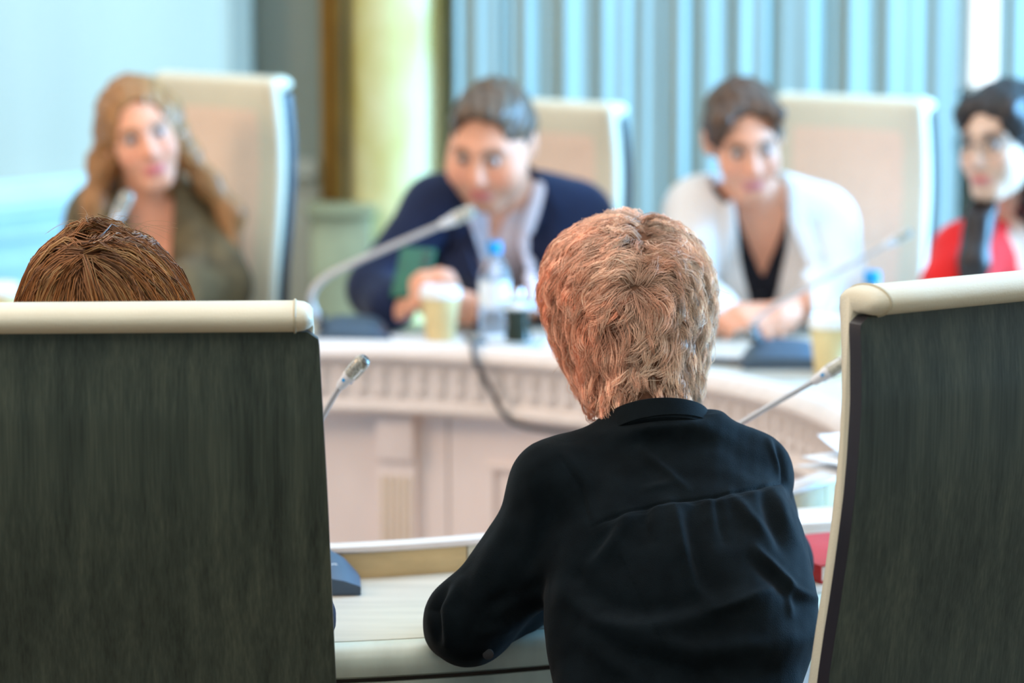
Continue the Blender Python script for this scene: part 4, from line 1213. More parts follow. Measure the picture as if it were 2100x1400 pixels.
def poly_dist(pts):
    best = np.full(len(V), 1e9); tpar = np.zeros(len(V)); side = np.zeros(len(V)); L = 0.0
    seg = [math.dist(pts[i], pts[i + 1]) for i in range(len(pts) - 1)]; tot = sum(seg)
    for i in range(len(pts) - 1):
        a = np.array(pts[i], float); b = np.array(pts[i + 1], float); ab = b - a
        t = np.clip(((px - a[0]) * ab[0] + (py - a[1]) * ab[1]) / (ab @ ab), 0, 1)
        dx = px - a[0] - t * ab[0]; dy = py - a[1] - t * ab[1]
        d = np.hypot(dx, dy); m_ = d < best
        best = np.where(m_, d, best); tpar = np.where(m_, (L + t * seg[i]) / tot, tpar)
        side = np.where(m_, ab[0] * dy - ab[1] * dx, side)
        L += seg[i]
    return best, tpar, side
disp = np.zeros(len(V))
seam = [(1200, 1092), (1213, 1086), (1240, 1070), (1293, 1050), (1346, 1033), (1404, 1025), (1470, 1019), (1536, 1004), (1600, 991), (1622, 984)]
d, t, sd = poly_dist(seam)
onseam = np.clip(t / 0.14, 0, 1) * np.clip((1 - t) / 0.05, 0, 1); onseam = onseam * onseam * (3 - 2 * onseam)
below = np.where(sd > 0, d, -d)
disp += -0.0022 * np.exp(-(d / 3.2) ** 2) * onseam
fade = np.clip(below / 14, 0, 1) * np.exp(-np.maximum(below, 0) / 170) * onseam
disp += 0.0055 * fade
gx = px - (py - 1030) * 0.10 * np.sin((px - 1380) / 160)
pleat = np.sin(gx / 10.5 + 1.3 * np.sin(gx / 37)) + 0.8 * np.sin(gx / 23 + 2.0 * np.sin(gx / 61 + 1))
dens = np.exp(-((px - 1400) / 210) ** 4)
disp += 0.0026 * pleat * np.clip(below / 10, 0, 1) * np.exp(-np.maximum(below, 0) / 75) * dens * onseam
creases = [  # photograph polyline, height in mm, half width in px
    ([(1330, 1040), (1322, 1075), (1334, 1110)], -2.6, 9), ([(1374, 1030), (1388, 1070), (1398, 1118), (1424, 1205), (1456, 1243)], 4.2, 15), ([(1398, 1032), (1421, 1118), (1444, 1200)], -3.4, 14),
    ([(1465, 1022), (1483, 1108)], -3.2, 10), ([(1496, 1014), (1532, 1064), (1576, 1110)], 3.6, 13), ([(1576, 1000), (1603, 1064), (1630, 1108)], 3.4, 13), ([(1555, 1004), (1580, 1075), (1606, 1135)], -3.2, 13),
    ([(1293, 1058), (1262, 1108), (1195, 1162)], 4.0, 14), ([(1262, 1070), (1220, 1130), (1180, 1180)], -3.8, 14),
    ([(1160, 1215), (1226, 1272), (1293, 1290), (1404, 1272), (1500, 1240), (1576, 1214)], 6.0, 24), ([(1170, 1180), (1240, 1235), (1330, 1255), (1440, 1238)], -5.0, 30),
    ([(1456, 1258), (1520, 1240), (1576, 1216)], 3.0, 9), ([(1545, 1130), (1602, 1187), (1625, 1210), (1669, 1228)], 3.8, 10), ([(1540, 1150), (1590, 1205), (1640, 1240)], -3.4, 16), ([(1612, 1195), (1618, 1262)], 2.4, 8),
    ([(1226, 1272), (1293, 1312), (1426, 1338), (1558, 1330), (1670, 1300)], 5.5, 26), ([(1250, 1330), (1420, 1380), (1600, 1372)], -5.0, 28), ([(1180, 1290), (1250, 1350), (1330, 1400)], 4.0, 24),
    ([(1315, 920), (1372, 968), (1412, 1002)], 2.2, 8), ([(1300, 930), (1350, 975)], -1.6, 12), ([(1319, 1002), (1380, 986)], 1.8, 8), ([(1480, 905), (1560, 980)], -2.0, 20),
    ([(1085, 960), (1100, 1040), (1080, 1120)], 3.0, 18), ([(1040, 1075), (1000, 1150), (960, 1215)], 2.6, 18), ([(1150, 1090), (1090, 1180), (1030, 1250)], 3.4, 20), ([(1120, 1120), (1060, 1200), (990, 1260)], -3.0, 20),
    ([(915, 1200), (890, 1250), (902, 1310)], -7.0, 10), ([(948, 1190), (918, 1245), (918, 1320)], 4.0, 12), ([(985, 1300), (1040, 1290), (1090, 1262)], 3.0, 14), ([(1000, 1240), (1050, 1225), (1120, 1190)], -2.5, 16),
    ([(1590, 905), (1608, 960), (1618, 1020)], -4.0, 7), ([(1575, 905), (1598, 950), (1606, 985)], 2.5, 7),
    ([(1150, 935), (1191, 1001), (1211, 1081)], -1.8, 4), ([(1165, 930), (1203, 995), (1222, 1075)], 1.6, 9)]
for pts, amp, wd_ in creases:
    d, t, sd = poly_dist(pts)
    disp += 1.5 * amp * 1e-3 * np.exp(-(d / wd_) ** 2) * np.sin(np.clip(t * 0.9 + 0.05, 0, 1) * math.pi) ** 0.5
rr = np.random.default_rng(4)
for _ in range(26):
    k = rr.normal(size=3) * np.array([30, 30, 18]); ph = rr.uniform(0, 6.28)
    disp += 0.00045 * np.sin(V @ k + ph)
for _ in range(24):
    k = rr.normal(size=3) * np.array([120, 90, 60]); ph = rr.uniform(0, 6.28)
    disp += 0.00010 * np.sin(V @ k + ph)
V = V + nrm * (disp * face)[:, None]
V = relax(V, Q, 1, 0.3)
blouse = link('blouse', mesh_np('blouse', V, Q), M['blouse'], NW)
# stand collar
tx = unit(np.cross(axN, [0, 1, 0])); ty = np.cross(axN, tx)
n_ = 64; G = []
axC = unit(axN * 0.6 + np.array([0, 0, 0.5])); C0N = N_neck + np.array([0, 0.003, -0.014])
tx = unit(np.cross(axC, [0, 1, 0])); ty = np.cross(axC, tx)
for k in range(n_):
    a = 2 * math.pi * k / n_
    d = tx * math.cos(a) * 0.0650 - ty * math.sin(a) * 0.0580
    c0 = C0N
    pr = []
    for (dr, hgt) in ((-0.030, -0.012), (-0.006, -0.008), (0.0025, -0.002), (0.001, 0.008), (-0.0005, 0.018), (-0.0022, 0.0255), (-0.0045, 0.0268), (-0.0065, 0.0255), (-0.006, 0.0)):
        pr.append(c0 + d * (1 + dr / 0.06) + axC * (hgt + 0.003 * math.cos(a - 0.4)))
    G.append(pr)
mb = MB(); mb.grid(np.array(G), closed_u=True, closed_v=True)
cl = mb.build('collar', M['blouse'], NW)
MB().tube([C0N - axC * 0.0005 + (tx * math.cos(a) * 0.0653 - ty * math.sin(a) * 0.0583) * 1.045 for a in np.linspace(0, 2 * math.pi, 65)], 0.0009, 6, False).build('collar_seam', M['blouse'], cl)
MB().lathe([(0, -0.003), (0.0065, -0.002), (0.0065, 0.0015), (0, 0.003)], 16, W(1001, 1341, 3.512), np.array(Matrix.Rotation(math.radians(90), 3, 'X'))).build('cuff_button', M['plastic_black'], NW)

# hair: cap with the volume of the cut, then tousled tufts of strands
H = Shape(); rows = []
for (y, xl, xr, cy, ry) in ((437, 1262, 1318, 3.75, 0.02), (449, 1222, 1362, 3.75, 0.06), (470, 1180, 1402, 3.75, 0.09), (500, 1140, 1434, 3.75, 0.120), (550, 1114, 1460, 3.748, 0.138), (600, 1108, 1471, 3.745, 0.143), (650, 1112, 1470, 3.74, 0.140), (690, 1128, 1462, 3.73, 0.130), (740, 1148, 1452, 3.71, 0.108), (790, 1172, 1442, 3.685, 0.087), (830, 1190, 1436, 3.668, 0.078), (866, 1215, 1400, 3.655, 0.069)):
    a, b = W(xl, y, cy - 0.02), W(xr, y, cy - 0.02)
    rows.append((a[2], (a[0] + b[0]) / 2, cy, (b[0] - a[0]) / 2, ry))
H.add(f_stack(rows), 0.01)
H.sub(local(f_ell((0, -0.135, -0.045), (0.066, 0.10, 0.115)), hcN, hRN), 0.01)
V, Q = H.mesh(hcN - 0.21, hcN + 0.21, 0.005)
V = relax(V, Q, 4)
capN = vnormals(V, Q)
Vc = V - capN * 0.013
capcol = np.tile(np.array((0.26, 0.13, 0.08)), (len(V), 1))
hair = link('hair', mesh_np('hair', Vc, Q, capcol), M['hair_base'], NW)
CT = np.array([(1250, 565, -1, .3), (1200, 585, -.8, .7), (1150, 605, -.45, 1), (1122, 570, -.3, 1), (1180, 505, -.6, .8), (1215, 530, -.2, 1), (1245, 530, -.1, 1), (1230, 465, -.7, .25), (1290, 445, -.35, .3), (1360, 455, .7, -.2), (1420, 490, .9, .2), (1350, 540, .9, -.35), (1400, 560, 1, .25), (1450, 585, .35, 1), (1462, 650, -.1, 1), (1445, 720, -.15, 1), (1435, 790, 0, 1), (1400, 640, .25, 1), (1370, 690, -.45, .8), (1405, 700, -.75, .6), (1330, 640, .05, 1), (1280, 640, -.45, .9), (1230, 640, -.7, .8), (1180, 660, -.55, 1), (1150, 705, -.1, 1), (1180, 765, .2, 1), (1200, 825, .35, 1), (1250, 740, .1, 1), (1262, 800, .4, 1), (1310, 725, -.5, .8), (1335, 770, -.6, .7), (1302, 805, .25, 1), (1362, 805, -.2, 1), (1400, 780, -.05, 1), (1290, 510, -.4, .6), (1320, 500, .1, .6)], float)
whorl = W(1303, 588, 3.62)
def field_N(P, n, i):
    x, y = PX(P)
    w = 1.0 / (((x[:, None] - CT[None, :, 0]) ** 2 + (y[:, None] - CT[None, :, 1]) ** 2) + 250.0) ** 1.3
    w /= w.sum(1, keepdims=True)
    dx = w @ CT[:, 2]; dy = w @ CT[:, 3]
    d = np.stack([dx, 0.0 * dx, -dy], -1)
    rad = unit(P - whorl)
    near = np.exp(-((x - 1303) ** 2 + (y - 588) ** 2) / (2 * 40.0 ** 2))[:, None]
    d = unit(d) * (1 - near) + rad * near * 1.2 + np.cross(n, rad) * near * 0.4
    front = np.clip((P[:, 1] - 3.74) / 0.05, 0, 1)[:, None]       # far side of the head: combed forward and down
    fw = np.stack([-0.25 + 0 * dx, 0.6 + 0 * dx, -0.9 + 0 * dx], -1)
    return d * (1 - front) + fw * front
rngh = np.random.default_rng(21)
pick = rngh.choice(len(V), 1300, replace=True, p=np.where(V[:, 1] < 3.75, 1.0, 0.35) / np.where(V[:, 1] < 3.75, 1.0, 0.35).sum())
# seeds low on the nape would hang below the cut: keep them a little higher
seeds = V[pick]; sx, sy = PX(seeds)
wsel = rngh.choice(np.where(np.linalg.norm(V - whorl, axis=1) < 0.022)[0], 40); wsel = np.concatenate([wsel, rngh.choice(np.where(np.linalg.norm(V - W(1305, 505, 3.64), axis=1) < 0.035)[0], 60)]); seeds = np.concatenate([seeds, V[wsel]]); sx, sy = PX(seeds)
keep = (sy < 800) | (rngh.uniform(size=len(sy)) < 0.35)
seeds = seeds[keep]; g = len(seeds); sx, sy = sx[keep], sy[keep]
STN = 9
lift = rngh.uniform(-0.002, 0.006, g); tipl = rngh.uniform(-0.007, 0.004, g)
def offN(i):
    t = i / (STN - 1)
    return -0.011 + (0.011 + lift) * math.sin(min(1, t * 1.25) * math.pi / 2) + (tipl - lift) * max(0, t - 0.6) / 0.4
hl = rngh.uniform(0.0045, 0.0085, g) * np.where(sy > 760, 0.62, 1.0)
p0 = seeds + H.grad(seeds) * (-0.011 - H.ev(seeds))[:, None]
jit = rngh.normal(0, 0.32, (g, 3))
bend = rngh.normal(0, 0.11, g)
def fieldj(P, n, i):
    d = unit(field_N(P, n, i))
    d = unit(d + jit)
    a = bend * (i - 3)
    return d * np.cos(a)[:, None] + np.cross(n, d) * np.sin(a)[:, None]
Gd, Nd = flow(H, p0, fieldj, STN, hl, offN)
u = np.clip((sx - 1120) / 330, 0, 1)
mixr = np.clip(u + rngh.normal(0, 0.18, g), 0, 1)[:, None]
tone = rngh.uniform(0.58, 1.38, g)[:, None]
cols = (np.array((1.0, 0.475, 0.30)) * (1 - mixr) + np.array((0.98, 0.73, 0.54)) * mixr) * tone  # left orange, right paler: warm and daylit sides put into the hair colour
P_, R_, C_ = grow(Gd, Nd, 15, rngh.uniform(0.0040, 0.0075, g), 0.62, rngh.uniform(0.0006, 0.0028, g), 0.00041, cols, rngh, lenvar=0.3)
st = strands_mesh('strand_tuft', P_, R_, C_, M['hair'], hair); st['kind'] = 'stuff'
# loose fly-away hairs
fl = []
for (x0, y0, x1, y1, x2, y2, D) in ((1125, 565, 1110, 575, 1092, 571, 3.72), (1470, 590, 1485, 600, 1496, 602, 3.72), (1440, 780, 1455, 770, 1447, 742, 3.7), (1438, 800, 1448, 806, 1453, 818, 3.7), (1150, 748, 1140, 755, 1135, 765, 3.7), (1195, 460, 1192, 452, 1193, 446, 3.72), (1150, 488, 1142, 490, 1137, 497, 3.72), (1455, 690, 1462, 680, 1464, 668, 3.7)):
    a, b, c = W(x0, y0, D), W(x1, y1, D), W(x2, y2, D)
    fl.append(np.array([(1 - t) ** 2 * a + 2 * t * (1 - t) * b + t * t * c for t in np.linspace(0, 1, 10)]))
fl = np.array(fl)
f2 = strands_mesh('loose_hair', fl, np.full(fl.shape[:2], 0.00022), np.broadcast_to(np.array((0.6, 0.4, 0.28)), fl.shape), M['hair'], hair); f2['kind'] = 'stuff'

# ================================================================== person with smooth auburn hair behind the left chair
hcA = W(213, 694, 3.47); hRA = rot_zxy(183, 4, 0)
A_neck = np.array([hcA[0], 3.46, hcA[2] - 0.20])
A_shL, A_shR = A_neck + np.array([-0.16, -0.02, -0.055]), A_neck + np.array([0.16, -0.02, -0.055])
A_elL, A_wrL = A_shL + np.array([-0.06, 0.06, -0.16]), np.array([A_shL[0] + 0.0, 3.69, 0.802])
A_elR, A_wrR = A_shR + np.array([0.05, 0.06, -0.16]), np.array([A_shR[0] - 0.13, 3.69, 0.802])
A_elL[2] = A_elR[2] = 0.80
A_pel = np.array([hcA[0], 3.44, 0.665])
S = Shape()
for t, r in ((0.2, (0.13, 0.08, 0.13)), (0.6, (0.12, 0.08, 0.14)), (0.96, (0.15, 0.10, 0.11))):
    S.ell(lerp(lerp(A_shL, A_shR, 0.5), A_pel, t), r, None, 0.05)
S.cone(A_shL, A_shR, 0.045, 0.045, 0.05)
S.cone(A_neck - np.array([0, 0, 0.03]), hcA + hRA @ np.array([0, 0.02, -0.06]), 0.050, 0.050, 0.03)
arm_ops(S, A_shL, A_elL, A_wrL, (0.040, 0.038, 0.034, 0.026)); arm_ops(S, A_shR, A_elR, A_wrR, (0.040, 0.038, 0.034, 0.026))
hand_ops(S, A_wrL, (0.3, 0.9, 0.0), (0, 0.1, -1), 0.12, 1, 0.12, 0.93); hand_ops(S, A_wrR, (-0.6, 0.7, 0.0), (0, 0.1, -1), 0.12, -1, 0.12, 0.93)
head_ops(S, hcA, hRA, 0.97, 0.94)
legsA = leg_ops(S, A_pel, np.eye(3), np.array([0, 1.0, 0]), knee_l=0.35, ank=-0.12)
loA, hiA = bounds([hcA, A_shL, A_shR, A_elL, A_wrL, A_elR, A_wrR, A_pel] + [p for l in legsA for p in l] + [l[2] + np.array([0, 0.2, 0]) for l in legsA], 0.2); loA[2] = -0.02
V, Q = S.mesh(loA, hiA, 0.0068); V = relax(V, Q, 1)
PA = link('person', mesh_np('person', V, Q, face_col(V, hcA, hRA, 0.97, SKIN, (0.55, 0.18, 0.17), (0.12, 0.06, 0.03))), M['skin'])
tag(PA, 'person seen from behind, only the crown of the head showing above the left chair', 'person')
eyes(PA, hcA, hRA, 0.97)
T = Shape(); T.ell(A_pel, (0.16, 0.115, 0.115), None, 0.05); leg_ops(T, A_pel, np.eye(3), np.array([0, 1.0, 0]), 0.011, knee_l=0.35, ank=-0.12, foot=False, ankle_t=0.93)
shape_obj('trousers', T, loA, hiA, 0.013, M['trouser'], PA)
shoes(PA, legsA, np.array([0, 1.0, 0]), M['black_edge'])
S = Shape()
for t, r in ((0.2, (0.142, 0.092, 0.14)), (0.6, (0.132, 0.092, 0.15)), (0.96, (0.16, 0.11, 0.12))): S.ell(lerp(lerp(A_shL, A_shR, 0.5), A_pel, t), r, None, 0.05)
S.cone(A_shL, A_shR, 0.056, 0.056, 0.05)
arm_ops(S, A_shL, A_elL, A_wrL, (0.050, 0.046, 0.042, 0.034), t1=0.93); arm_ops(S, A_shR, A_elR, A_wrR, (0.050, 0.046, 0.042, 0.034), t1=0.93)
S.sub(f_cone(A_neck - np.array([0, 0, 0.03]), A_neck + np.array([0, 0, 0.2]), 0.062, 0.07), 0.006); S.clip(lambda P: 0.60 - P[..., 2], 0.01)
shape_obj('jumper', S, loA, hiA, 0.010, M['navy'], PA)
HA = Shape(); rows = []
for (y, xl, xr, ry) in ((469, 165, 228, 0.02), (478, 138, 262, 0.045), (491, 112, 292, 0.070), (510, 88, 322, 0.088), (550, 60, 358, 0.104), (600, 42, 386, 0.110), (650, 28, 402, 0.113), (750, 18, 410, 0.110), (850, 18, 408, 0.10), (960, 25, 400, 0.085), (1010, 40, 385, 0.06)):
    a, b = W(xl, y, 3.47), W(xr, y, 3.47)
    rows.append((a[2], (a[0] + b[0]) / 2, 3.475, (b[0] - a[0]) / 2, ry))
HA.add(f_stack(rows), 0.01)
HA.sub(local(f_ell((0, -0.14, -0.03), (0.066, 0.10, 0.12)), hcA, hRA), 0.01)
lo = np.array([hcA[0] - 0.16, 3.3, rows[-1][0] - 0.02]); hi = np.array([hcA[0] + 0.16, 3.65, rows[0][0] + 0.03])
V, Q = HA.mesh(lo, hi, 0.005); V = relax(V, Q, 3); nA = vnormals(V, Q)
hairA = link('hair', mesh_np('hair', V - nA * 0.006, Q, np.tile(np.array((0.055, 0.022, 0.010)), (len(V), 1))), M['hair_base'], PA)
crown = W(168, 505, 3.39)
part = np.array([W(168, 505, 3.39), W(175, 470, 3.43), W(188, 452, 3.49), W(196, 460, 3.55)])
rg = np.random.default_rng(5)
g = 620
# roots run along the parting and round the crown
tq = rg.uniform(0, 1, g) ** 0.8; seg_ = np.clip((tq * 3).astype(int), 0, 2); fr = tq * 3 - seg_
roots = part[seg_] * (1 - fr[:, None]) + part[seg_ + 1] * fr[:, None] + rg.normal(0, 0.004, (g, 3))
sdn = np.where(rg.uniform(size=g) < 0.46, -1.0, 1.0)
ang0 = rg.uniform(-0.2, 1.5, g)
dir0 = np.stack([sdn * np.cos(ang0), -np.abs(np.sin(ang0)) * np.where(tq < 0.35, 1.0, 0.25), -0.15 + 0 * ang0], -1)
g2 = 900                                                     # under-layer starting all over the crown
pk = V[rg.choice(len(V), g2, p=(V[:, 2] > hcA[2] - 0.02) / (V[:, 2] > hcA[2] - 0.02).sum())]
roots = np.concatenate([roots, pk]); d2 = unit(pk - crown) + np.array([0, 0, -0.3]); dir0 = np.concatenate([dir0, d2])
gA = len(roots); SA = 12
lifA = rg.uniform(-0.003, 0.003, gA)
ja = rg.normal(0, 0.05, (gA, 3))
def fieldA(P, n, i):
    w = min(1.0, i / 6.0) * 0.85
    rad = unit(P - crown)
    return unit(dir0) * (1 - w) * (1.0 if i < 3 else 0.5) + rad * 0.8 * (1 - w) + np.array([0, 0, -1.0]) * w + ja
p0 = roots + HA.grad(roots) * (-0.003 - HA.ev(roots))[:, None]
Ga, Na = flow(HA, p0, fieldA, SA, rg.uniform(0.0150, 0.0205, gA), lambda i: lifA - 0.001)
xx, _ = PX(roots)
tone = rg.uniform(0.55, 1.3, gA)[:, None]
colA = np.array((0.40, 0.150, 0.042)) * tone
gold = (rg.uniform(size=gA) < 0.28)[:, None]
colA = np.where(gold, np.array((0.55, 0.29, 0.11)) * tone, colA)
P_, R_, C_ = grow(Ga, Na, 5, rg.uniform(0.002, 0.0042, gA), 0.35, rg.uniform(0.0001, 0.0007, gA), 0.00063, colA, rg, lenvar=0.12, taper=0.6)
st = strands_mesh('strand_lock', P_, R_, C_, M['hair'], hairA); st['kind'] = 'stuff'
fl = []
for _ in range(46):
    a = W(rg.uniform(150, 330), 0, 3.45); x0 = rg.uniform(140, 300); y0 = np.interp(x0, [140, 170, 230, 262, 300], [462, 454, 454, 462, 482]) + 4
    s_ = 1 if x0 > 190 else -1
    x1 = x0 + rg.normal(10 * s_, 14); y1 = y0 - rg.uniform(6, 30); x2 = x1 + rg.normal(26 * s_, 22); y2 = y1 + rg.uniform(-8, 40)
    D = 3.47 + rg.uniform(-0.03, 0.03)
    A_, B_, C2 = W(x0, y0, D), W(x1, y1, D), W(x2, y2, D)
    fl.append([(1 - t) ** 2 * A_ + 2 * t * (1 - t) * B_ + t * t * C2 for t in np.linspace(0, 1, 10)])
fl = np.array(fl)
f2 = strands_mesh('loose_hair', fl, np.full(fl.shape[:2], 0.00014), np.broadcast_to(np.array((0.5, 0.32, 0.16)), fl.shape), M['hair'], hairA); f2['kind'] = 'stuff'

# ------------------------------------------------------------------ things on the table
def on(x, y, z=ZT):
    """point of the horizontal plane z seen at x, y"""
    lo_, hi_ = 2.0, 12.0
    for _ in range(60):
        m_ = (lo_ + hi_) / 2
        if W(x, y, m_)[2] > z: lo_ = m_
        else: hi_ = m_
    return W(x, y, (lo_ + hi_) / 2)

def axis_R(d):
    d = unit(d); a = unit(np.cross([0, 1, 0.1], d)); b = np.cross(d, a)
    return np.stack([a, b, d], -1)

def grille_mat():
    m, nt, b = new_mat('mic_grille')
    N, L = nt.nodes, nt.links
    tc = N.new('ShaderNodeTexCoord'); v = N.new('ShaderNodeTexVoronoi'); v.inputs['Scale'].default_value = 620
    L.new(tc.outputs['Object'], v.inputs['Vector'])
    r = N.new('ShaderNodeValToRGB'); r.color_ramp.elements[0].position = 0.30; r.color_ramp.elements[0].color = (0.035, 0.035, 0.03, 1)
    r.color_ramp.elements[1].position = 0.42; r.color_ramp.elements[1].color = (0.52, 0.51, 0.44, 1)
    L.new(v.outputs['Distance'], r.inputs[0]); L.new(r.outputs[0], b.inputs['Base Color'])
    b.inputs['Metallic'].default_value = 0.5; b.inputs['Roughness'].default_value = 0.4
    return m
M['grille'] = grille_mat()

def console(o, c, ang, L=0.21, Dp=0.085, Hh=0.048):
    """low wedge-shaped delegate unit"""
    R = np.array(Matrix.Rotation(ang, 3, 'Z')); mb = MB(); c = np.asarray(c)
    G = []
    for (sx, top) in ((-1.0, 0.006), (-0.97, 0.012), (-0.80, 0.034), (-0.62, 0.046), (-0.3, 0.050), (0.3, 0.050), (0.62, 0.046), (0.80, 0.034), (0.97, 0.012), (1.0, 0.006)):
        x = sx * L / 2
        ring_ = [(-0.5, 0.0), (-0.5, 0.006), (-0.47, 0.010 + (top - 0.006) * 0.30), (0.0, 0.008 + (top - 0.006) * 0.75), (0.36, top), (0.47, top * 0.92), (0.5, 0.0)]
        G.append([c + R @ np.array([x, y * Dp, z * Hh / 0.05]) for y, z in ring_])
    G = np.array(G); mb.grid(G, closed_v=True)
    mb.bm.verts.ensure_lookup_table(); k = G.shape[1]; nv = len(mb.bm.verts)
    mb.bm.faces.new([mb.bm.verts[i] for i in range(k)]); mb.bm.faces.new([mb.bm.verts[nv - 1 - i] for i in range(k)])
    u = mb.build('console', M['unit'], o, angle=50)
    for q in range(3):
        p = c + R @ np.array([-0.03 + 0.03 * q, -0.028, 0.0235 * Hh / 0.05])
        MB().box(p, (0.018, 0.012, 0.004), R @ np.array(Matrix.Rotation(math.radians(21), 3, 'X')), 0.0015).build('push_button', M['plastic_black'], u)
    return u

def gooseneck(label, con, ang, path, headdir, r=0.0042, s=1.0, Lc=0.21):
    o = thing('gooseneck_microphone', label, 'microphone', (con[0], con[1], con[2] + 0.0012), 0.0, 'gooseneck microphones of the conference table')
    inv = Matrix.Translation((-con[0], -con[1], -con[2]))
    kids = []
    u = console(o, (0, 0, 0), ang, Lc); 
    P = np.array([np.asarray(p) - con for p in path])
    # smooth the path
    t = np.linspace(0, len(P) - 1, 60); 
    def cr(t):
        i = int(min(max(math.floor(t), 0), len(P) - 2)); f = t - i
        p0, p1, p2, p3 = P[max(i - 1, 0)], P[i], P[i + 1], P[min(i + 2, len(P) - 1)]
        return 0.5 * (2 * p1 + (p2 - p0) * f + (2 * p0 - 5 * p1 + 4 * p2 - p3) * f * f + (3 * p1 - p0 - 3 * p2 + p3) * f ** 3)
    pts = [cr(x) for x in t]
    MB().tube(pts, [r * (1.25 - 0.35 * i / 59) for i in range(60)], 12).build('pole', M['mic_grey'], o)
    MB().lathe([(0.0, 0), (0.014, 0), (0.014, 0.006), (0.009, 0.012), (0.006, 0.03), (0, 0.03)], 20, pts[0] - np.array([0, 0, 0.003]), None).build('socket', M['plastic_black'], o)
    d = unit(headdir); R = axis_R(d); e = pts[-1]
    MB().lathe([(0, -0.002), (0.0048 * s, -0.002), (0.0064 * s, 0.002), (0.0074 * s, 0.014 * s), (0.0092 * s, 0.020 * s), (0.0092 * s, 0.026 * s), (0, 0.026 * s)], 24, e, R).build('collar', M['mic_pale'], o)
    h = MB().lathe([(0, 0.024 * s), (0.0098 * s, 0.024 * s), (0.0102 * s, 0.027 * s), (0.0102 * s, 0.046 * s), (0.0094 * s, 0.051 * s), (0.0070 * s, 0.0545 * s), (0.0035 * s, 0.056 * s), (0, 0.0562 * s)], 28, e, R).build('head', M['grille'], o)
    for rr_, zz in ((0.0074, 0.0540), (0.0052, 0.0556), (0.0028, 0.0563)):
        pp = [e + R @ np.array([rr_ * s * math.cos(a), rr_ * s * math.sin(a), zz * s]) for a in np.linspace(0, 2 * math.pi, 25)]
        MB().tube(pp, 0.0006 * s, 6, False).build('ring', M['plastic_black'], h)
    for k in range(4):
        a = 2 * math.pi * k / 4 + 0.5
        MB().box(e + R @ np.array([0.0102 * s * math.cos(a), 0.0102 * s * math.sin(a), 0.0355 * s]), (0.0012, 0.0022 * s, 0.020 * s), R @ np.array(Matrix.Rotation(a, 3, 'Z')), 0.0003, 1).build('rib', M['steel'], h)
    for k in range(3):
        a = 2 * math.pi * k / 3 + 2.2
        MB().box(e + R @ np.array([0.0079 * s * math.cos(a), 0.0079 * s * math.sin(a), 0.0145 * s]), (0.0010, 0.0040, 0.0050), R @ np.array(Matrix.Rotation(a, 3, 'Z')), 0.0003, 1).build('marking', M['blue_cap'], h)
    return o
# near left: stands behind the left chair
cA = np.array([-0.300, 3.866, ZT])
mcA = gooseneck('sharp grey gooseneck microphone beside the left chair, on the near table', cA, 0.06, [cA + np.array([-0.01, 0.03, 0.046]), cA + np.array([-0.02, 0.02, 0.10]), W(612, 950, 3.86), W(655, 867, 3.86), W(698, 793, 3.85)], (0.62, -0.42, 0.72))
def mark(o, p):
    MB().box(p + np.array([-0.0022, 0, 0]), (0.0014, 0.006, 0.0006), np.array(Matrix.Rotation(-0.6, 3, 'Z'))).box(p + np.array([0.0022, 0, 0]), (0.0014, 0.006, 0.0006), np.array(Matrix.Rotation(0.6, 3, 'Z'))).build('logo_mark', M['white_plastic'], o)
mark(mcA, np.array([0.072, -0.012, 0.0345]))
cB = np.array([0.225, 3.985, ZT])
gooseneck('grey gooseneck microphone leaning right from behind the person in the black blouse', cB, 0.25, [cB + np.array([0.0, 0.03, 0.046]), cB + np.array([0.005, 0.04, 0.10]), W(1440, 925, 4.01), W(1535, 860, 4.02), W(1668, 784, 4.05)], (0.80, 0.05, 0.50))
cC = on(722, 700); cC[2] = ZT
gooseneck('long grey gooseneck microphone bent before the person in the navy jacket', cC, -0.05, [cC + np.array([-0.060, 0.0, 0.030]), W(638, 618, cC[1]), W(660, 576, cC[1]), W(730, 538, cC[1] - 0.02), W(905, 462, cC[1] - 0.06)], (0.88, -0.15, 0.40), 0.0066, 1.35, 0.15)
cD = on(1606, 752); cD[2] = ZT
gooseneck('thin gooseneck microphone before the person in the white blazer', cD, 0.0, [cD + np.array([-0.05, 0.03, 0.046]), W(1543, 668, cD[1]), W(1580, 634, cD[1]), W(1700, 568, cD[1]), W(1815, 505, cD[1])], (0.86, 0.0, 0.48), 0.0040, 1.0, 0.16)
cE = on(170, 722); cE[2] = ZT
gooseneck('gooseneck microphone pointing up before the person in the olive jacket', cE, 0.0, [cE + np.array([0.0, 0.03, 0.046]), W(172, 600, cE[1]), W(190, 540, cE[1]), W(232, 460, cE[1])], (0.42, -0.2, 0.75), 0.006, 1.35)

def cup(x, y, label, s=1.0):
    p = on(x, y); o = thing('paper_cup', label, 'cup', (p[0], p[1], ZT + 0.0008), 0, 'paper coffee cups')
    MB().lathe([(0, 0.002), (0.027 * s, 0.002), (0.0285 * s, 0.0), (0.0395 * s, 0.094 * s), (0.0388 * s, 0.094 * s), (0.027 * s, 0.006), (0, 0.006)], 36).build('cup_wall', M['kraft'], o)
    MB().lathe([(0.0390 * s, 0.088 * s), (0.0425 * s, 0.088 * s), (0.0430 * s, 0.092 * s), (0.0415 * s, 0.097 * s), (0.0395 * s, 0.099 * s), (0.0385 * s, 0.108 * s), (0.0345 * s, 0.109 * s), (0.033 * s, 0.105 * s), (0, 0.105 * s)], 36).build('lid', M['white_plastic'], o)
    return o
cup(903, 698, 'kraft paper cup with white lid before the person in the navy jacket')
cup(1702, 766, 'kraft paper cup peeking out left of the right chair')
cup(2, 690, 'kraft paper cup with white lid at the far left edge')

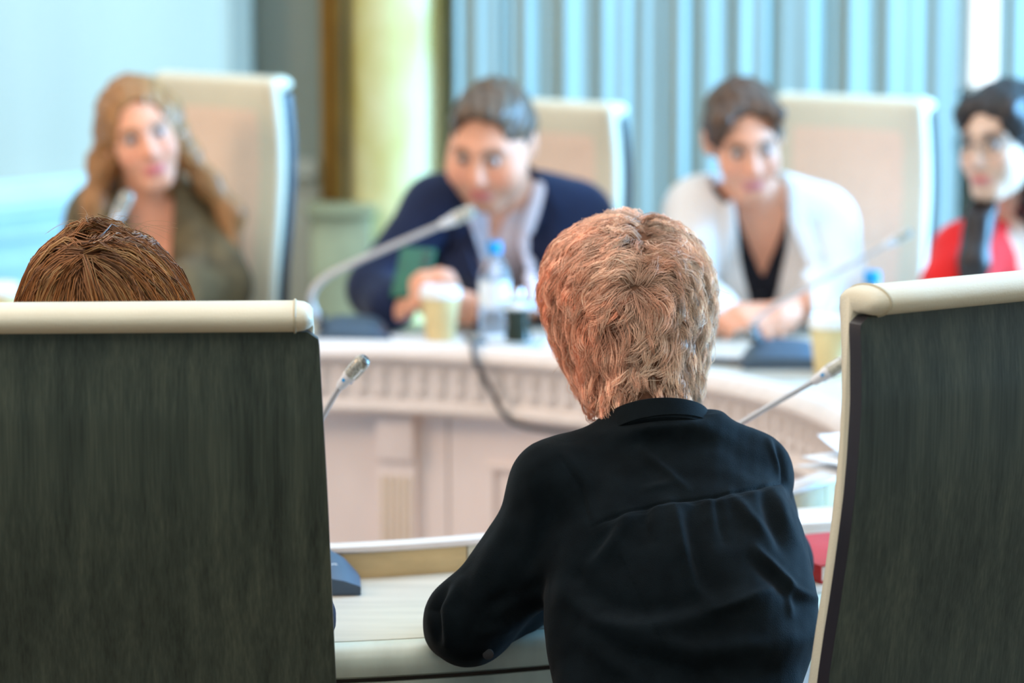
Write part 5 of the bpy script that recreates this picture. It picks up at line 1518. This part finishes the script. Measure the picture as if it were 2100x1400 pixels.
def bottle(x, y, label, s=1.0):
    p = on(x, y); o = thing('water_bottle', label, 'bottle', (p[0], p[1], ZT + 0.0008), 0, 'small water bottles')
    MB().lathe([(0, 0.001), (0.026 * s, 0.0), (0.031 * s, 0.006), (0.031 * s, 0.05), (0.0295 * s, 0.055), (0.031 * s, 0.06), (0.031 * s, 0.125), (0.029 * s, 0.137), (0.018 * s, 0.158), (0.0125 * s, 0.168), (0.0125 * s, 0.182), (0, 0.182)], 36).build('bottle_wall', M['clear'], o)
    MB().lathe([(0.0314 * s, 0.066), (0.0318 * s, 0.066), (0.0318 * s, 0.118), (0.0314 * s, 0.118)], 36).build('label_band', M['paper'], o)
    MB().lathe([(0, 0.172), (0.0150 * s, 0.172), (0.0155 * s, 0.175), (0.0150 * s, 0.193), (0.013 * s, 0.195), (0, 0.195)], 28).build('cap', M['blue_cap'], o)
    return o
bottle(1014, 694, 'clear water bottle with blue cap before the person in the navy jacket')
bottle(1785, 770, 'water bottle with blue cap just above the right chair')

p = on(1050, 707)
sc_ = thing('saucer', 'white saucer with a dark jar on it, before the person in the navy jacket', 'saucer', (p[0], p[1], ZT + 0.0008))
MB().lathe([(0, 0.001), (0.040, 0.0), (0.044, 0.003), (0.062, 0.010), (0.063, 0.012), (0.042, 0.007), (0, 0.006)], 40).build('plate', M['white_plastic'], sc_)
jr = thing('lidded_jar', 'small dark jar with knobbed steel lid on the white saucer', 'jar', (p[0] + 0.012, p[1] + 0.004, ZT + 0.0086))
MB().lathe([(0, 0), (0.024, 0), (0.027, 0.004), (0.022, 0.03), (0.026, 0.066), (0.0, 0.066)], 32).build('bowl', M['dark_glass'], jr)
MB().lathe([(0, 0.066), (0.040, 0.066), (0.041, 0.070), (0.036, 0.075), (0.014, 0.082), (0.007, 0.086), (0.012, 0.094), (0.010, 0.102), (0, 0.104)], 32).build('lid', M['steel'], jr)

def sheet(name, pts, label, cat, m=None, th=0.0012, z=ZT, group=None):
    P = [on(x, y, z) for x, y in pts]; c = np.mean(P, 0)
    mb = MB().prism([(q[0] - c[0], q[1] - c[1]) for q in P], 0.0004, th, lambda x, y, h: (x, y, h))
    o = mb.build(name, m or M['paper']); o.location = (c[0], c[1], z)
    return tag(o, label, cat, group)
sheet('paper_sheet', [(790, 708), (955, 710), (948, 688), (800, 686)], 'white sheet of paper lying under the kraft cup and phone', 'paper', None, 0.0006)
sheet('paper_sheet', [(1110, 718), (1260, 735), (1255, 706), (1120, 694)], 'white sheet of paper right of the white saucer', 'paper', None, 0.001)
nb = sheet('notepad', [(1570, 735), (1668, 742), (1672, 714), (1578, 708)], 'pale blue notepad lying before the person in the white blazer', 'notepad', mat('notepad_paper', (0.62, 0.74, 0.86), 0.7, var=0.04), 0.012)
sheet('dark_phone', [(1452, 748), (1545, 752), (1545, 744), (1458, 740)], 'dark phone lying flat beside the clasped hands', 'phone', M['plastic_black'], 0.008)
sheet('paper_sheet', [(60, 724), (150, 724), (150, 702), (70, 702)], 'white sheet of paper before the person in the olive jacket', 'paper', None, 0.001)

# phone held by the man
pc = W(848, 560, 6.195); Rp = rot_zxy(-8, -42, 4)
ph = MB().box((0, 0, 0), (0.074, 0.009, 0.125), None, 0.004, 3)
po = ph.build('phone', M['phone']); po.location = tuple(pc); po.rotation_euler = Matrix(Rp.tolist()).to_euler()
tag(po, 'dark green phone held in both hands by the person in navy', 'phone')
lens = MB()
for q in (0, 1): lens.lathe([(0, 0), (0.008, 0), (0.008, 0.002), (0, 0.0022)], 16, (0.022, -0.0045, 0.042 - 0.022 * q), np.array(Matrix.Rotation(math.radians(90), 3, 'X')))
lens.build('camera_lens', M['plastic_black'], po)

# cable over the border of the opening
D_ = math.radians
cb = MB().tube([on(958, 700) + np.array([0, 0, 0.0065]), tp(D_(68.2), 1.010, ZT + 0.0065), tp(D_(67.9), 0.982, ZT + 0.0075), tp(D_(67.8), 0.973, 0.772), tp(D_(67.7), 0.969, 0.794), tp(D_(67.6), 0.957, 0.8005), tp(D_(67.5), 0.93, 0.8015), tp(D_(67.4), 0.905, 0.799), tp(D_(67.2), 0.8945, 0.790), tp(D_(66.8), 0.892, 0.770), tp(D_(66.0), 0.894, 0.748), tp(D_(64.9), 0.895, 0.718), tp(D_(63.6), 0.895, 0.682), tp(D_(62.0), 0.895, 0.659), tp(D_(59.5), 0.895, 0.652), tp(D_(55.4), 0.895, 0.651), tp(D_(49.0), 0.896, 0.655), tp(D_(44.0), 0.897, 0.66)], 0.0052, 10)
tag(cb.build('cable', M['cable']), 'dark cable hanging over the carved border of the far table', 'cable')

# right-hand end of the near table: book, paper block, sheets
bc = np.array(on(1683, 1197)); ang = math.atan2(0.45, 0.89)
bk = thing('red_book', 'thick red book lying at the right end of the near table', 'book', (bc[0], bc[1], ZT), ang)
MB().box((0.060, 0.0855, 0.0125), (0.118, 0.166, 0.019)).build('page_block', M['pages'], bk)
MB().box((0.061, 0.0855, 0.0014), (0.124, 0.173, 0.0026), None, 0.0008).build('cover', M['red_book'], bk)
MB().box((0.061, 0.0855, 0.0236), (0.124, 0.173, 0.0026), None, 0.0008).build('cover', M['red_book'], bk)
MB().box((0.0, 0.0855, 0.0125), (0.0030, 0.173, 0.0245), None, 0.001).build('spine', M['red_book'], bk)
MB().box((0.105, 0.004, 0.013), (0.012, 0.012, 0.005), None, 0.001).build('bookmark', M['plastic_black'], bk)
a0 = on(1657, 1121)
bx = thing('paper_block', 'thick white block of paper behind the red book', 'paper', (a0[0], a0[1], ZT), 0.28)
for k in range(4):
    o_ = MB().box((0.09 + 0.002 * (k % 2), 0.062, 0.004 + 0.0075 * k), (0.20, 0.10, 0.0073), None, 0.0008, 1).build('paper_ream', M['paper'], bx)
b0 = tp(math.radians(-29), RI + 0.19, ZT)
lf = thing('leaning_papers', 'white papers propped on the raised border right of the black blouse', 'paper', (b0[0], b0[1], ZT + 0.001))
for k, (tilt, rz_, dx) in enumerate(((0.20, 0.5, 0.0), (0.34, 0.62, 0.012), (0.5, 0.4, 0.03))):
    n_ = 9; G = []
    for i in range(n_):
        t = i / (n_ - 1)
        y = -0.09 + 0.19 * t
        z = 0.046 + 0.012 * k + tilt * 0.10 * t + 0.012 * math.sin(t * 3.0 + k)
        G.append([np.array(Matrix.Rotation(rz_, 3, 'Z')) @ np.array([x + dx, y, z]) for x in (-0.10, 0.0, 0.11)])
    G = np.array(G); G2 = G - np.array([0, 0, 0.0010])
    mb = MB(); mb.grid(G); mb.grid(G2[::-1]); mb.build('sheet', M['paper'], lf)
MB().box((0.0, 0.0, 0.023), (0.13, 0.11, 0.046), np.array(Matrix.Rotation(0.5, 3, 'Z')), 0.003).build('folder_stack', M['paper'], lf)

# glasses of the person in red
gR, gc, gs = Fr['hR'], Fr['hc'], Fr['hs']
def gl(x, y, z): return gc + gR @ (np.array([x, y, z]) * gs)
eg = thing('eyeglasses', 'thin dark glasses worn by the person in the red T-shirt', 'glasses', tuple(gl(0, -0.112, 0.004)))
go = np.array(eg.location)
for q in (-1, 1):
    MB().tube([gl(q * 0.032 + 0.023 * math.cos(a), -0.113 + abs(0.032 + q * 0.023 * math.cos(a)) * 0.12, 0.002 + 0.018 * math.sin(a)) - go for a in np.linspace(0, 2 * math.pi, 33)], 0.0011, 6, False).build('rim', M['plastic_black'], eg)
    MB().tube([gl(q * 0.055, -0.106, 0.008) - go, gl(q * 0.074, -0.080, 0.010) - go, gl(q * 0.082, -0.02, 0.012) - go, gl(q * 0.082, 0.02, 0.006) - go], 0.0011, 6).build('temple', M['plastic_black'], eg)
MB().tube([gl(-0.010, -0.113, 0.006) - go, gl(0, -0.117, 0.009) - go, gl(0.010, -0.113, 0.006) - go], 0.0011, 6).build('bridge', M['plastic_black'], eg)
